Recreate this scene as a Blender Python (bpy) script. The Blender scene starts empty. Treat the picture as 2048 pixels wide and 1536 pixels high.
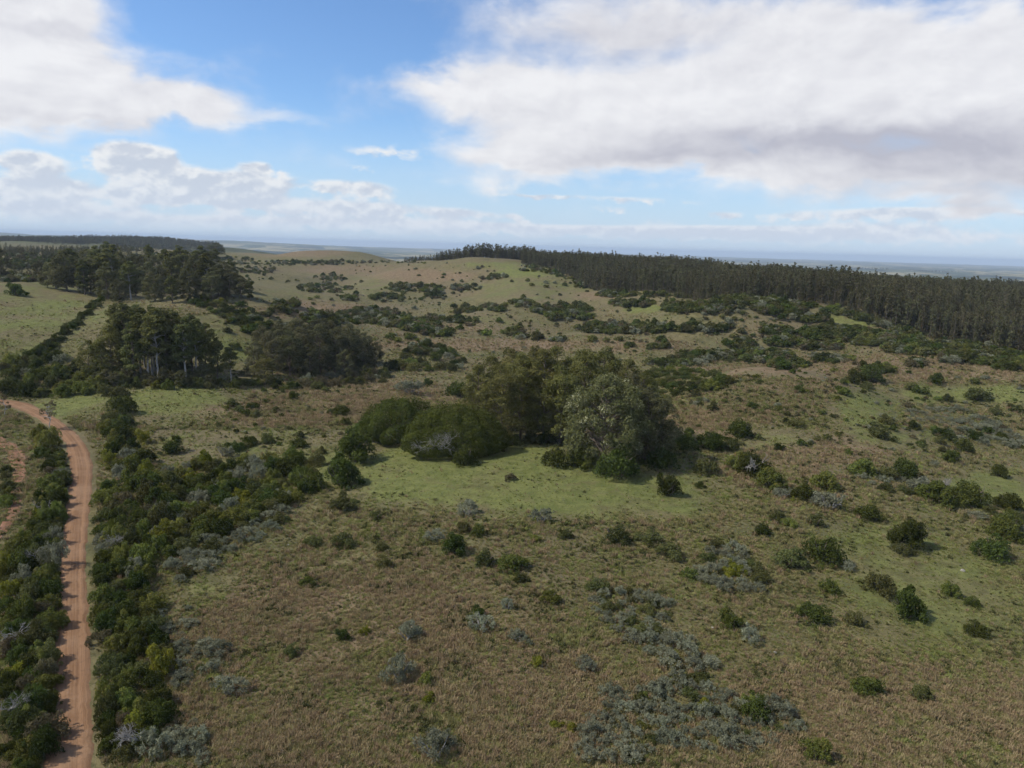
import bpy, math, random
import numpy as np
from mathutils import Matrix, Vector

# ------------------------------------------------------------------ camera
R = math.radians
W, HH, F = 2048.0, 1536.0, 1421.0
CAM_H = 60.0
PITCH = math.atan((768 - 493) / F)
ROLL = R(1.65)
_r0 = np.array([1.0, 0, 0]); _f = np.array([0, math.cos(PITCH), -math.sin(PITCH)]); _u0 = np.cross(_r0, _f)
_r = math.cos(ROLL) * _r0 + math.sin(ROLL) * _u0
_u = -math.sin(ROLL) * _r0 + math.cos(ROLL) * _u0
scene = bpy.context.scene
col = scene.collection
cd = bpy.data.cameras.new("camera"); cam = bpy.data.objects.new("camera", cd); col.objects.link(cam)
cam.matrix_world = Matrix(((_r[0], _u[0], -_f[0], 0), (_r[1], _u[1], -_f[1], 0), (_r[2], _u[2], -_f[2], CAM_H), (0, 0, 0, 1)))
cd.sensor_width = 36.0; cd.lens = 36.0 * F / W; cd.clip_start = 0.5; cd.clip_end = 120000
scene.camera = cam

SUN_EL, SUN_AZ = R(47), R(-100)          # azimuth clockwise from +Y
scene.view_settings.view_transform = 'Standard'; scene.view_settings.look = 'None'
scene.view_settings.gamma = 1.0; scene.view_settings.use_curve_mapping = False
scene.view_settings.exposure = 0.38
scene.cycles.max_bounces = 5; scene.cycles.diffuse_bounces = 2; scene.cycles.transmission_bounces = 3
scene.cycles.transparent_max_bounces = 4; scene.cycles.volume_bounces = 0
scene.cycles.use_adaptive_sampling = True; scene.cycles.adaptive_threshold = 0.03
scene.cycles.use_denoising = True; scene.cycles.denoiser = 'OPENIMAGEDENOISE'; scene.cycles.denoising_input_passes = 'RGB_ALBEDO_NORMAL'

def px_dir(px, py):
    x = (px - 1024.0) / F; y = -(py - 768.0) / F
    return x * _r + y * _u + _f

# ------------------------------------------------------------------ node helpers
class NT:
    def __init__(s, tree): s.t = tree
    def n(s, typ, **kw):
        nd = s.t.nodes.new(typ)
        for k, v in kw.items(): setattr(nd, k, v)
        return nd
    def put(s, sock, v):
        if isinstance(v, bpy.types.NodeSocket): s.t.links.new(v, sock)
        else: sock.default_value = v
    def m(s, op, a, b=None, c=None, clamp=False):
        nd = s.n('ShaderNodeMath', operation=op); nd.use_clamp = clamp
        s.put(nd.inputs[0], a)
        if b is not None: s.put(nd.inputs[1], b)
        if c is not None: s.put(nd.inputs[2], c)
        return nd.outputs[0]
    def ss(s, v, lo, hi, a=0.0, b=1.0):
        nd = s.n('ShaderNodeMapRange', interpolation_type='SMOOTHSTEP')
        s.put(nd.inputs[0], v); s.put(nd.inputs[1], lo); s.put(nd.inputs[2], hi); s.put(nd.inputs[3], a); s.put(nd.inputs[4], b)
        return nd.outputs[0]
    def noise(s, vec, scale, detail=4, rough=0.55, dist=0.0, col=False):
        nd = s.n('ShaderNodeTexNoise'); s.put(nd.inputs['Vector'], vec)
        nd.inputs['Scale'].default_value = scale; nd.inputs['Detail'].default_value = detail
        nd.inputs['Roughness'].default_value = rough; nd.inputs['Distortion'].default_value = dist
        return nd.outputs['Color'] if col else nd.outputs['Fac']
    def mix(s, f, a, b, bt='MIX'):
        nd = s.n('ShaderNodeMix', data_type='RGBA', blend_type=bt)
        s.put(nd.inputs[0], f)
        s.put(nd.inputs[6], a if isinstance(a, bpy.types.NodeSocket) else (*a, 1) if len(a) == 3 else a)
        s.put(nd.inputs[7], b if isinstance(b, bpy.types.NodeSocket) else (*b, 1) if len(b) == 3 else b)
        return nd.outputs[2]
    def xyz(s, x, y, z):
        nd = s.n('ShaderNodeCombineXYZ'); s.put(nd.inputs[0], x); s.put(nd.inputs[1], y); s.put(nd.inputs[2], z)
        return nd.outputs[0]

# ------------------------------------------------------------------ world: sky with a broken cloud deck
def azel(px, py):
    d = px_dir(px, py); d = d / np.linalg.norm(d)
    return math.degrees(math.atan2(d[0], d[1])), math.degrees(math.asin(d[2]))

world = bpy.data.worlds.new("World"); scene.world = world; world.use_nodes = True
def build_world():
    t = world.node_tree; t.nodes.clear(); q = NT(t)
    out = q.n('ShaderNodeOutputWorld')
    sky = q.n('ShaderNodeTexSky', sky_type='NISHITA'); sky.sun_disc = False
    sky.sun_elevation = SUN_EL; sky.sun_rotation = SUN_AZ % (2 * math.pi); sky.altitude = 100
    sky.air_density = 1.0; sky.dust_density = 0.3; sky.ozone_density = 1.5
    tc = q.n('ShaderNodeTexCoord'); sep = q.n('ShaderNodeSeparateXYZ')
    t.links.new(tc.outputs['Generated'], sep.inputs[0])
    X, Y, Z = sep.outputs
    az = q.m('MULTIPLY', q.m('ARCTAN2', X, Y), 180 / math.pi)
    el = q.m('MULTIPLY', q.m('ARCSINE', Z), 180 / math.pi)
    # deck coordinates: where the view ray meets a flat cloud deck
    zz = q.m('ADD', q.m('MAXIMUM', Z, 0.0), 0.06)
    P = q.xyz(q.m('DIVIDE', X, zz), q.m('DIVIDE', Y, zz), 0.0)
    A = q.xyz(q.m('MULTIPLY', az, 0.08), q.m('MULTIPLY', el, 0.14), 1.7)
    nb = q.n('ShaderNodeSeparateColor'); q.put(nb.inputs[0], q.noise(A, 2.0, 8, .56, 0.2, True))
    N1, Nx, Ny = [q.m('SUBTRACT', o_, .5) for o_ in nb.outputs]
    vo_ = q.n('ShaderNodeVectorMath', operation='ADD'); q.put(vo_.inputs[0], A); vo_.inputs[1].default_value = (-.05, .10, 0)
    N1s = q.m('SUBTRACT', q.noise(vo_.outputs[0], 2.0, 5, .56, 0.2), .5)
    A2 = q.xyz(q.m('MULTIPLY', az, 0.10), q.m('MULTIPLY', el, 0.17), 4.2)
    N3 = q.m('SUBTRACT', q.noise(A2, 4.6, 7, .58, 0.1), .5)
    vo2 = q.n('ShaderNodeVectorMath', operation='ADD'); q.put(vo2.inputs[0], A2); vo2.inputs[1].default_value = (-.02, .07, 0)
    N3s = q.m('SUBTRACT', q.noise(vo2.outputs[0], 4.6, 4, .58, 0.1), .5)
    # (px, py, rx, ry, weight) of the cloud bodies
    def blobs(lst, k, el_sock, az_sock):
        acc = 0.0; pv = q.xyz(az_sock, el_sock, 0.0)
        for px, py, rx, ry, w in lst:
            a, e = azel(px, py); a2, _ = azel(px + rx, py); _, e2 = azel(px, py - ry)
            ra = max(abs(a2 - a), .3); re = max(abs(e2 - e), .15)
            v = q.n('ShaderNodeVectorMath', operation='MULTIPLY_ADD'); q.put(v.inputs[0], pv)
            v.inputs[1].default_value = (1 / ra, 1 / re, 0); v.inputs[2].default_value = (-a / ra, -e / re, 0)
            d = q.n('ShaderNodeVectorMath', operation='DOT_PRODUCT'); q.put(d.inputs[0], v.outputs[0]); q.put(d.inputs[1], v.outputs[0])
            acc = q.m('MULTIPLY_ADD', q.m('POWER', 0.3679, d.outputs['Value']), w, acc)
        return acc
    big = [(60, 40, 170, 120, 1.3), (150, 180, 300, 62, 1.35), (330, 190, 140, 42, .8), (-60, 120, 220, 130, 1.0), (540, 240, 130, 16, .36),
           (1560, 210, 420, 95, 1.3), (1820, 120, 300, 110, 1.3), (1150, 235, 260, 80, .95), (1000, 175, 170, 55, .75), (860, 168, 110, 34, .5), (1200, 50, 280, 95, .8), (1040, 300, 150, 40, .8),
           (1450, 20, 200, 60, .5), (1650, 60, 200, 60, .5), (1350, 330, 420, 30, .8), (1750, 350, 420, 42, .9), (2050, 260, 250, 120, .8), (1900, 400, 260, 22, .5), (1000, 360, 130, 14, .35)]
    low = [(65, 325, 60, 26, 1.0), (270, 322, 80, 36, 1.4), (330, 315, 60, 20, .6), (515, 336, 34, 15, .8), (440, 370, 130, 28, 1.4), (90, 372, 120, 22, .8),
           (700, 376, 90, 18, .9), (300, 400, 330, 20, .75), (700, 420, 160, 20, .85), (920, 430, 90, 14, .75), (1045, 436, 22, 10, .7),
           (1440, 462, 180, 10, .8), (1780, 455, 220, 14, .55), (1900, 420, 200, 12, .5), (1215, 420, 50, 9, .55), (1460, 432, 40, 9, .5), (1580, 436, 26, 7, .4),
           (780, 300, 130, 22, .36), (740, 335, 80, 8, .36), (1050, 390, 130, 7, .36), (1300, 440, 60, 8, .3), (200, 440, 340, 16, .75), (1300, 468, 320, 14, .85), (650, 450, 260, 14, .8), (1000, 458, 240, 12, .7), (1700, 474, 380, 16, .9), (1250, 400, 160, 10, .5), (1750, 430, 300, 14, .6), (60, 415, 160, 16, .6)]
    azw = q.m('MULTIPLY_ADD', Nx, 9.0, az); elw = q.m('MULTIPLY_ADD', Ny, 5.0, el)
    azl = q.m('MULTIPLY_ADD', Nx, 5.0, az); ell = q.m('MULTIPLY_ADD', N3, 1.2, el)
    fb = blobs(big, 0, elw, azw); fl = blobs(low, 0, ell, azl)
    # the same broken deck goes on all round, outside the view too
    gen = q.ss(q.noise(P, 0.55, 4, 0.6, 0.3), 0.47, 0.62)
    outside = q.m('MAXIMUM', q.ss(q.m('ABSOLUTE', az), 40.0, 55.0), q.ss(el, 20.0, 32.0))
    genf = q.m('MULTIPLY', gen, outside)
    dens_b = q.m('MULTIPLY_ADD', N1, 1.25, fb)
    a_b = q.ss(dens_b, 0.06, 1.0)
    dens_l = q.m('MULTIPLY_ADD', N3, 2.3, q.m('MULTIPLY', fl, 1.15))
    a_l = q.ss(dens_l, 0.26, 0.80)
    a_l = q.m('MULTIPLY', q.m('MULTIPLY', a_l, q.ss(el, 0.0, 1.6)), q.ss(fl, .10, .38))
    # thick parts and flat undersides are greyer, sunward edges whiter
    under = blobs([(1560, 285, 380, 46, .8), (1850, 275, 300, 60, .7), (1950, 340, 250, 50, .6), (1250, 325, 260, 20, .55), (1250, 60, 240, 60, .45), (1800, 395, 300, 20, .4), (120, 75, 140, 20, .4), (200, 238, 300, 14, .35)], 0, elw, azw)
    lit = q.m('SUBTRACT', N1, N1s)
    shade = q.m('MULTIPLY_ADD', lit, -1.3, q.m('MULTIPLY_ADD', under, 0.8, .14), clamp=True)
    cb = q.mix(shade, (1.0, 1.0, 1.02), (0.57, 0.57, 0.65))
    litl = q.m('MULTIPLY_ADD', q.m('SUBTRACT', 0.75, dens_l), 0.16, q.m('SUBTRACT', N3, N3s))
    shl = q.ss(litl, .10, -.14)
    cl = q.mix(shl, (1.0, 1.0, 1.0), (0.66, 0.71, 0.81))
    cl = q.mix(q.ss(el, 1.0, 6.0, .55, 0.), cl, (.70, .80, .96))
    bg_sky = q.n('ShaderNodeBackground'); q.put(bg_sky.inputs[0], q.mix(1.0, sky.outputs[0], (.72, .90, 1.12), 'MULTIPLY')); bg_sky.inputs[1].default_value = SKY_STR
    bg_v = q.n('ShaderNodeBackground'); q.put(bg_v.inputs[0], (.60, .74, .97, 1)); bg_v.inputs[1].default_value = CLOUD_STR
    m0 = q.n('ShaderNodeMixShader'); q.put(m0.inputs[0], q.ss(el, -2.0, 11.0, .85, .0)); t.links.new(bg_sky.outputs[0], m0.inputs[1]); t.links.new(bg_v.outputs[0], m0.inputs[2])
    bg_b = q.n('ShaderNodeBackground'); q.put(bg_b.inputs[0], cb); bg_b.inputs[1].default_value = CLOUD_STR
    bg_l = q.n('ShaderNodeBackground'); q.put(bg_l.inputs[0], cl); bg_l.inputs[1].default_value = CLOUD_STR
    m1 = q.n('ShaderNodeMixShader'); q.put(m1.inputs[0], q.m('MULTIPLY', a_l, 0.9)); t.links.new(m0.outputs[0], m1.inputs[1]); t.links.new(bg_l.outputs[0], m1.inputs[2])
    ab = q.m('MAXIMUM', a_b, genf)
    m2 = q.n('ShaderNodeMixShader'); q.put(m2.inputs[0], q.m('MULTIPLY', ab, 0.96)); t.links.new(m1.outputs[0], m2.inputs[1]); t.links.new(bg_b.outputs[0], m2.inputs[2])
    t.links.new(m2.outputs[0], out.inputs[0])
SKY_STR, CLOUD_STR = 0.108, 0.69
build_world()
world.cycles.sampling_method = 'MANUAL'; world.cycles.sample_map_resolution = 512

sd = bpy.data.lights.new("sun", 'SUN'); sd.energy = 3.3; sd.angle = R(2.2); sd.color = (1.0, 0.94, 0.83)
sun = bpy.data.objects.new("sun", sd); col.objects.link(sun)
_s = Vector((math.sin(SUN_AZ) * math.cos(SUN_EL), math.cos(SUN_AZ) * math.cos(SUN_EL), math.sin(SUN_EL)))
sun.rotation_euler = _s.to_track_quat('Z', 'Y').to_euler()
sun.location = (0, 0, 300)

# ------------------------------------------------------------------ terrain heights
rng = np.random.default_rng(7)
random.seed(7)
ctrl = []
def cp(px, py, Y):
    d = px_dir(px, py); k = Y / d[1]; ctrl.append((d[0] * k, Y, CAM_H + d[2] * k))
def cz(x, y, z): ctrl.append((x, y, z))
for a in range(0, 360, 30):
    for rr in (25, 90):
        if not (-75 < (a + 180) % 360 - 180 < 75 and rr > 50): cz(rr * math.sin(R(a)), rr * math.cos(R(a)), 0)
for a in range(75, 300, 45):
    for rr, z in ((400, 0), (2000, -10), (9000, -60), (45000, -60)): cz(rr * math.sin(R(a)), rr * math.cos(R(a)), z)
for x, y, z in ((-60, 90, -2), (0, 85, 0), (70, 90, -2), (-70, 130, -1), (0, 130, 1.0), (95, 130, -3), (0, 180, 2), (-110, 180, -1), (120, 180, -3), (170, 200, -7), (30, 230, 1.5), (-40, 240, -1), (0, 290, -4), (60, 300, -4), (-90, 240, -1)): cz(x, y, z)
for a in ((1600, 775, 300), (1450, 772, 292), (1400, 870, 226), (1600, 748, 355), (1750, 800, 285), (1900, 770, 330), (2040, 800, 300), (1950, 900, 245), (2048, 705, 360), (1830, 667, 430), (1620, 607, 520), (1340, 590, 620), (1210, 583, 660), (1140, 556, 760), (1085, 535, 860),
          (1500, 640, 470), (1300, 690, 430), (1600, 690, 420), (1500, 722, 380), (1900, 722, 372), (1050, 690, 450), (1100, 640, 550), (950, 620, 650), (700, 560, 950), (750, 600, 750), (650, 660, 500), (800, 652, 550), (600, 742, 350), (850, 745, 350), (850, 540, 1000), (900, 525, 1080), (1000, 522, 980), (1050, 590, 650), (1190, 596, 620), (1050, 535, 830),
          (100, 650, 330), (20, 580, 430), (180, 600, 430), (330, 766, 265), (60, 725, 285), (480, 602, 430), (550, 640, 420), (300, 590, 440), (430, 690, 340), (650, 765, 300), (100, 800, 250), (500, 800, 262),
          (620, 498, 1300), (480, 530, 1200), (760, 514, 1290), (580, 540, 1080), (60, 512, 900), (0, 560, 560), (435, 512, 1100), (250, 545, 620),
          (60, 486, 2400), (200, 478, 2500), (300, 482, 2550), (420, 492, 2600), (250, 497, 1700), (120, 500, 1500), (380, 503, 1500)):
    cp(*a)
for px, Y, z in ((1250, 900, 33), (1500, 800, 30), (1750, 720, 29), (2000, 640, 28), (2250, 560, 26), (2300, 400, 12), (1100, 1000, 32), (1300, 1150, 16), (1700, 1050, 10), (2100, 950, 5), (1000, 1300, 0), (800, 1700, -30), (600, 1900, -30), (400, 2000, -10), (-150, 420, 24), (-200, 800, 28), (-300, 2400, 36), (-100, 250, 6), (2200, 250, -8)):
    cz((px - 1024) / F * Y, Y, z)
for px in range(-400, 2500, 300):
    for Y, z in ((4000, -85), (7000, -95), (26000, -60), (44000, -60)): cz((px - 1024) / F * Y, Y, z)
    if px < 700: cz((px - 1024) / F * 15000, 15000, 55 - max(px, 0) * 0.09)
    else: cz((px - 1024) / F * 15000, 15000, -95)
    if px > 900: cz((px - 1024) / F * 2200, 2200, -60)
C = np.array(ctrl)
def uv(x, y):
    r = np.hypot(x, y); return np.stack([np.arctan2(x, y) * 1.0, np.log(np.maximum(r, 5.0)) * 0.9], -1)
Cuv = uv(C[:, 0], C[:, 1])
def phi(d2): return np.sqrt(d2 + 0.02)
def fit():
    d2 = ((Cuv[:, None] - Cuv[None]) ** 2).sum(-1); n = len(C)
    A = np.zeros((n + 3, n + 3)); A[:n, :n] = -phi(d2) + np.eye(n) * -0.0; A[:n, :n] += np.eye(n) * 0.004
    A[:n, n] = 1; A[:n, n + 1:] = Cuv; A[n, :n] = 1; A[n + 1:, :n] = Cuv.T
    return np.linalg.solve(A, np.concatenate([C[:, 2], np.zeros(3)]))
Wt = fit()
_noise_ph = rng.uniform(0, 6.28, (40, 2)); _noise_k = rng.normal(0, 1, (40, 2))
def undul(x, y):
    z = np.zeros_like(x); r = np.hypot(x, y)
    for i in range(40):
        lam = (30, 60, 120, 240, 1500)[i % 5]; amp = (.10, .25, .75, 2.2, 9.0)[i % 5]
        k = _noise_k[i] / np.hypot(*_noise_k[i]) * 6.283 / lam
        f = np.clip(r / 250 - (.2 if lam < 100 else .9), .15 if lam < 100 else 0.06, 1) if lam < 1000 else np.clip((r - 3500) / 3000, 0, 1)
        if lam < 100: f = f * np.clip(2.2 - r / 900, 0, 1)
        z += amp * f * np.sin(k[0] * x + k[1] * y + _noise_ph[i, 0]) * 0.6
    return z
BUMPS = [((px - 1024) / F * Y, Y, r_, h_ * (1.25 if 290 < Y < 800 and r_ < 100 else 1.0)) for px, Y, r_, h_ in (
    (1600, 300, 38, 5.5), (1560, 375, 42, -5), (1480, 290, 26, 3), (1050, 830, 80, 8), (1390, 490, 42, 7), (1010, 570, 45, 7), (860, 980, 60, 6), (575, 430, 40, 6), (705, 760, 60, 9), (790, 890, 60, 8), (1300, 610, 38, 6), (1700, 490, 38, 6),
    (900, 640, 45, -7), (1240, 520, 40, -6), (1620, 430, 34, -5), (1440, 420, 35, -5), (640, 570, 45, -7), (930, 740, 50, -8), (1150, 700, 40, -6), (780, 520, 40, 6), (1130, 470, 40, 5), (1830, 400, 35, 4), (680, 900, 50, -6), (1900, 300, 40, -4), (1750, 350, 30, 4), (1900, 690, 170, -8), (1600, 800, 150, -4), (2150, 600, 150, -6), (1000, 1000, 45, 3), (760, 1000, 45, 6), (920, 880, 40, 5), (560, 900, 50, 6))]
def z_exact(x, y):
    x = np.asarray(x, float); y = np.asarray(y, float); sh = x.shape; x = x.ravel(); y = y.ravel()
    out = np.empty(len(x))
    for s in range(0, len(x), 20000):
        U = uv(x[s:s + 20000], y[s:s + 20000])
        d2 = ((U[:, None] - Cuv[None]) ** 2).sum(-1)
        out[s:s + 20000] = -phi(d2) @ Wt[:-3] + Wt[-3] + U @ Wt[-2:]
    for bx_, by_, br_, bh_ in BUMPS: out += bh_ * np.exp(-((x - bx_) ** 2 + (y - by_) ** 2) / br_ ** 2)
    out += undul(x, y) - (x * x + y * y) / (2 * 6.371e6)
    return out.reshape(sh)
# polar grid, dense in front of the camera
az_f = np.radians(np.concatenate([np.arange(-58, 58.01, 0.3), np.arange(62, 299, 4.0)]))
lr = np.concatenate([np.linspace(math.log(18), math.log(2500), 330), np.linspace(math.log(2500), math.log(46000), 80)[1:]])
NA, NR = len(az_f), len(lr)
GA, GR = np.meshgrid(az_f, np.exp(lr), indexing='ij')
GX, GY = GR * np.sin(GA), GR * np.cos(GA)
GZ = z_exact(GX, GY)
front = np.where(np.degrees(az_f) <= 58.01)[0]
def gz(x, y):
    """terrain height by bilinear lookup (front sector)"""
    x = np.asarray(x, float); y = np.asarray(y, float)
    a = (np.degrees(np.arctan2(x, y)) + 58) / 0.3; a = np.clip(a, 0, len(front) - 1.001)
    l = np.log(np.maximum(np.hypot(x, y), 18.01))
    j = np.clip(np.searchsorted(lr, l) - 1, 0, NR - 2); fj = np.clip((l - lr[j]) / (lr[j + 1] - lr[j]), 0, 1)
    i = a.astype(int); fi = a - i
    return (GZ[i, j] * (1 - fi) * (1 - fj) + GZ[i + 1, j] * fi * (1 - fj) + GZ[i, j + 1] * (1 - fi) * fj + GZ[i + 1, j + 1] * fi * fj)
_ts = np.exp(np.linspace(math.log(55), math.log(20000), 1500))
def hit(px, py):
    """where the line of sight through a photo point meets the ground"""
    d = px_dir(px, py); xs = d[0] * _ts; ys = d[1] * _ts; zs = CAM_H + d[2] * _ts
    below = zs < gz(xs, ys)
    if not below.any(): return None
    k = int(np.argmax(below))
    if k == 0: return xs[0], ys[0], float(gz(xs[0], ys[0]))
    a, b = _ts[k - 1], _ts[k]
    for _ in range(12):
        m = .5 * (a + b); p = d * m
        if CAM_H + p[2] < gz(p[0], p[1]): b = m
        else: a = m
    p = d * b
    return float(p[0]), float(p[1]), float(gz(p[0], p[1]))
def proj(x, y, z):
    v = np.stack([x, y, z - CAM_H], -1); dz = v @ _f
    return 1024 + F * (v @ _r) / dz, 768 - F * (v @ _u) / dz, dz

# ------------------------------------------------------------------ mesh helpers
def mesh_np(name, verts, faces, mat=None, smooth=False, tint=None):
    me = bpy.data.meshes.new(name); verts = np.asarray(verts, np.float32); faces = np.asarray(faces, np.int32)
    k = faces.shape[1]; me.vertices.add(len(verts)); me.vertices.foreach_set('co', verts.ravel())
    me.loops.add(faces.size); me.loops.foreach_set('vertex_index', faces.ravel())
    me.polygons.add(len(faces)); me.polygons.foreach_set('loop_start', np.arange(0, faces.size, k, dtype=np.int32))
    me.polygons.foreach_set('loop_total', np.full(len(faces), k, np.int32))
    if smooth: me.polygons.foreach_set('use_smooth', np.ones(len(faces), bool))
    if tint is not None:
        at = me.attributes.new('tint', 'FLOAT', 'FACE'); at.data.foreach_set('value', np.asarray(tint, np.float32))
    me.update(calc_edges=True)
    if mat: me.materials.append(mat)
    return me
def new_obj(name, data, parent=None, loc=None, rotz=None, scale=None, link=True):
    o = bpy.data.objects.new(name, data)
    if link: col.objects.link(o)
    if parent: o.parent = parent
    if loc is not None: o.location = loc
    if rotz is not None: o.rotation_euler = (0, 0, rotz)
    if scale is not None: o.scale = scale if hasattr(scale, '__len__') else (scale,) * 3
    return o
def tag(o, label=None, cat=None, group=None, kind=None):
    for k, v in (('label', label), ('category', cat), ('group', group), ('kind', kind)):
        if v: o[k] = v
    return o

# ------------------------------------------------------------------ materials
def mat_new(name):
    m = bpy.data.materials.new(name); m.use_nodes = True; m.node_tree.nodes.clear()
    q = NT(m.node_tree); out = q.n('ShaderNodeOutputMaterial'); return m, q, out
def leaf_mat(name, c0, c1, vary=0.35, trans=0.34, c2=None):
    m, q, out = mat_new(name)
    at = q.n('ShaderNodeAttribute', attribute_name='tint'); oi = q.n('ShaderNodeObjectInfo')
    c = q.mix(at.outputs['Fac'], c0, c1)
    if c2 is not None:
        c = q.mix(q.ss(at.outputs['Fac'], .8, .97), c, c2)
    hsv = q.n('ShaderNodeHueSaturation'); q.put(hsv.inputs['Color'], c)
    q.put(hsv.inputs['Hue'], q.m('MULTIPLY_ADD', oi.outputs['Random'], 0.05 * vary / .35, .5 - .025 * vary / .35))
    q.put(hsv.inputs['Value'], q.m('MULTIPLY_ADD', q.m('FRACT', q.m('MULTIPLY', oi.outputs['Random'], 7.13)), vary * 2, 1 - vary))
    df = q.n('ShaderNodeBsdfDiffuse'); q.put(df.inputs[0], hsv.outputs[0])
    tr = q.n('ShaderNodeBsdfTranslucent'); q.put(tr.inputs[0], hsv.outputs[0])
    mx = q.n('ShaderNodeMixShader'); mx.inputs[0].default_value = trans
    q.t.links.new(df.outputs[0], mx.inputs[1]); q.t.links.new(tr.outputs[0], mx.inputs[2]); q.t.links.new(mx.outputs[0], out.inputs[0])
    return m
def bark_mat(name, c0, c1, sc=1.5):
    m, q, out = mat_new(name)
    tc = q.n('ShaderNodeTexCoord'); mp = q.n('ShaderNodeMapping'); mp.inputs['Scale'].default_value = (1, 1, .25)
    q.t.links.new(tc.outputs['Object'], mp.inputs[0])
    c = q.mix(q.ss(q.noise(mp.outputs[0], sc, 4, .6), .35, .65), c0, c1)
    b = q.n('ShaderNodeBsdfPrincipled'); q.put(b.inputs['Base Color'], c); b.inputs['Roughness'].default_value = .85
    q.t.links.new(b.outputs[0], out.inputs[0]); return m
LM = {
 'G': leaf_mat('dark_evergreen_leaves', (.038, .052, .014), (.100, .118, .029)),
 'O': leaf_mat('olive_leaves', (.066, .074, .025), (.152, .154, .055)),
 'M': leaf_mat('mid_green_leaves', (.084, .102, .024), (.190, .202, .052), c2=(.24, .20, .05)),
 'S': leaf_mat('silver_grey_leaves', (.130, .138, .084), (.285, .290, .195), .2),
 'Y': leaf_mat('yellow_green_leaves', (.11, .125, .022), (.26, .25, .035), .2),
 'B': leaf_mat('rusty_dull_leaves', (.085, .075, .040), (.18, .15, .08), .25),
 'E': leaf_mat('eucalyptus_leaves', (.072, .082, .028), (.185, .185, .066), .25, .34),
 'EC': leaf_mat('eucalyptus_olive_leaves', (.078, .082, .027), (.21, .198, .066), .2, .34),
 'EP': leaf_mat('eucalyptus_pale_leaves', (.086, .095, .034), (.195, .195, .086), .1, .3, c2=(.38, .37, .23)),
 'ED': leaf_mat('eucalyptus_dark_leaves', (.066, .068, .032), (.175, .165, .078), .25, .32),
 'P': leaf_mat('plantation_leaves', (.064, .064, .032), (.150, .138, .070), .3, .3),
 'D': leaf_mat('dome_tree_leaves', (.046, .060, .015), (.120, .138, .032), .1),
}
BK_PALE = bark_mat('pale_bark', (.46, .43, .39), (.26, .23, .20))
BK_BROWN = bark_mat('brown_bark', (.16, .12, .09), (.08, .065, .05))
BK_GREY = bark_mat('grey_twig_bark', (.34, .32, .29), (.20, .19, .17), 4)

# ------------------------------------------------------------------ foliage builders
def sph(n, r):
    v = r.normal(size=(n, 3)); return v / np.linalg.norm(v, axis=1, keepdims=True)
def leaves(centers, radii, n, size, r, aspect=.55, jit=.7, shell=.62, up=0.0, flat=1.0, sprig=0.0):
    """n leaf faces spread over the clumps; returns verts (4n), faces, tint"""
    centers = np.asarray(centers, float); radii = np.asarray(radii, float)
    if radii.ndim == 1: radii = np.stack([radii, radii, radii * flat], 1)
    wts = (radii[:, 0] * radii[:, 2]); k = r.choice(len(centers), n, p=wts / wts.sum())
    d = sph(n, r); d[:, 2] = np.where((d[:, 2] < -0.3) & (r.random(n) < .6), -d[:, 2], d[:, 2])
    rad = shell + (1.04 - shell) * np.sqrt(r.random(n)); rad = np.where(r.random(n) < .06, rad * 1.18, rad)
    pos = centers[k] + d * radii[k] * rad[:, None]
    nrm = d + jit * r.normal(size=(n, 3)); nrm[:, 2] += up
    nrm /= np.linalg.norm(nrm, axis=1, keepdims=True)
    if sprig > 0:
        t = d + sprig * r.normal(size=(n, 3)); t[:, 2] += .5
    else: t = r.normal(size=(n, 3))
    t -= (t * nrm).sum(1, keepdims=True) * nrm; t /= np.linalg.norm(t, axis=1, keepdims=True) + 1e-9
    b = np.cross(nrm, t); s = size * (.6 + .8 * r.random(n))[:, None]
    v = np.stack([pos - t * s, pos + b * s * aspect, pos + t * s, pos - b * s * aspect], 1).reshape(-1, 3)
    ctint = r.random(len(centers)); tint = np.clip(.55 * ctint[k] + .45 * r.random(n), 0, 1)
    return v, np.arange(4 * n).reshape(-1, 4), tint
def tube(pts, rads, sides=6):
    pts = np.asarray(pts, float); V = []; Fc = []
    for i, p in enumerate(pts):
        d = pts[min(i + 1, len(pts) - 1)] - pts[max(i - 1, 0)]; d = d / (np.linalg.norm(d) + 1e-9)
        a = np.cross(d, (0, 0, 1.0) if abs(d[2]) < .9 else (1.0, 0, 0)); a /= np.linalg.norm(a); b = np.cross(d, a)
        for s in range(sides):
            th = 6.2832 * s / sides; V.append(p + rads[i] * (a * math.cos(th) + b * math.sin(th)))
    for i in range(len(pts) - 1):
        for s in range(sides):
            Fc.append((i * sides + s, i * sides + (s + 1) % sides, (i + 1) * sides + (s + 1) % sides, (i + 1) * sides + s))
    return np.array(V), np.array(Fc)
def join(parts):
    V, Fc, o = [], [], 0
    for v, f in parts: V.append(v); Fc.append(f + o); o += len(v)
    return np.concatenate(V), np.concatenate(Fc)
def bent(p0, p1, r, n=4, wob=.08):
    p0 = np.asarray(p0, float); p1 = np.asarray(p1, float); L = np.linalg.norm(p1 - p0)
    return [p0 + (p1 - p0) * t + r.normal(size=3) * wob * L * math.sin(math.pi * t) for t in np.linspace(0, 1, n)]

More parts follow.
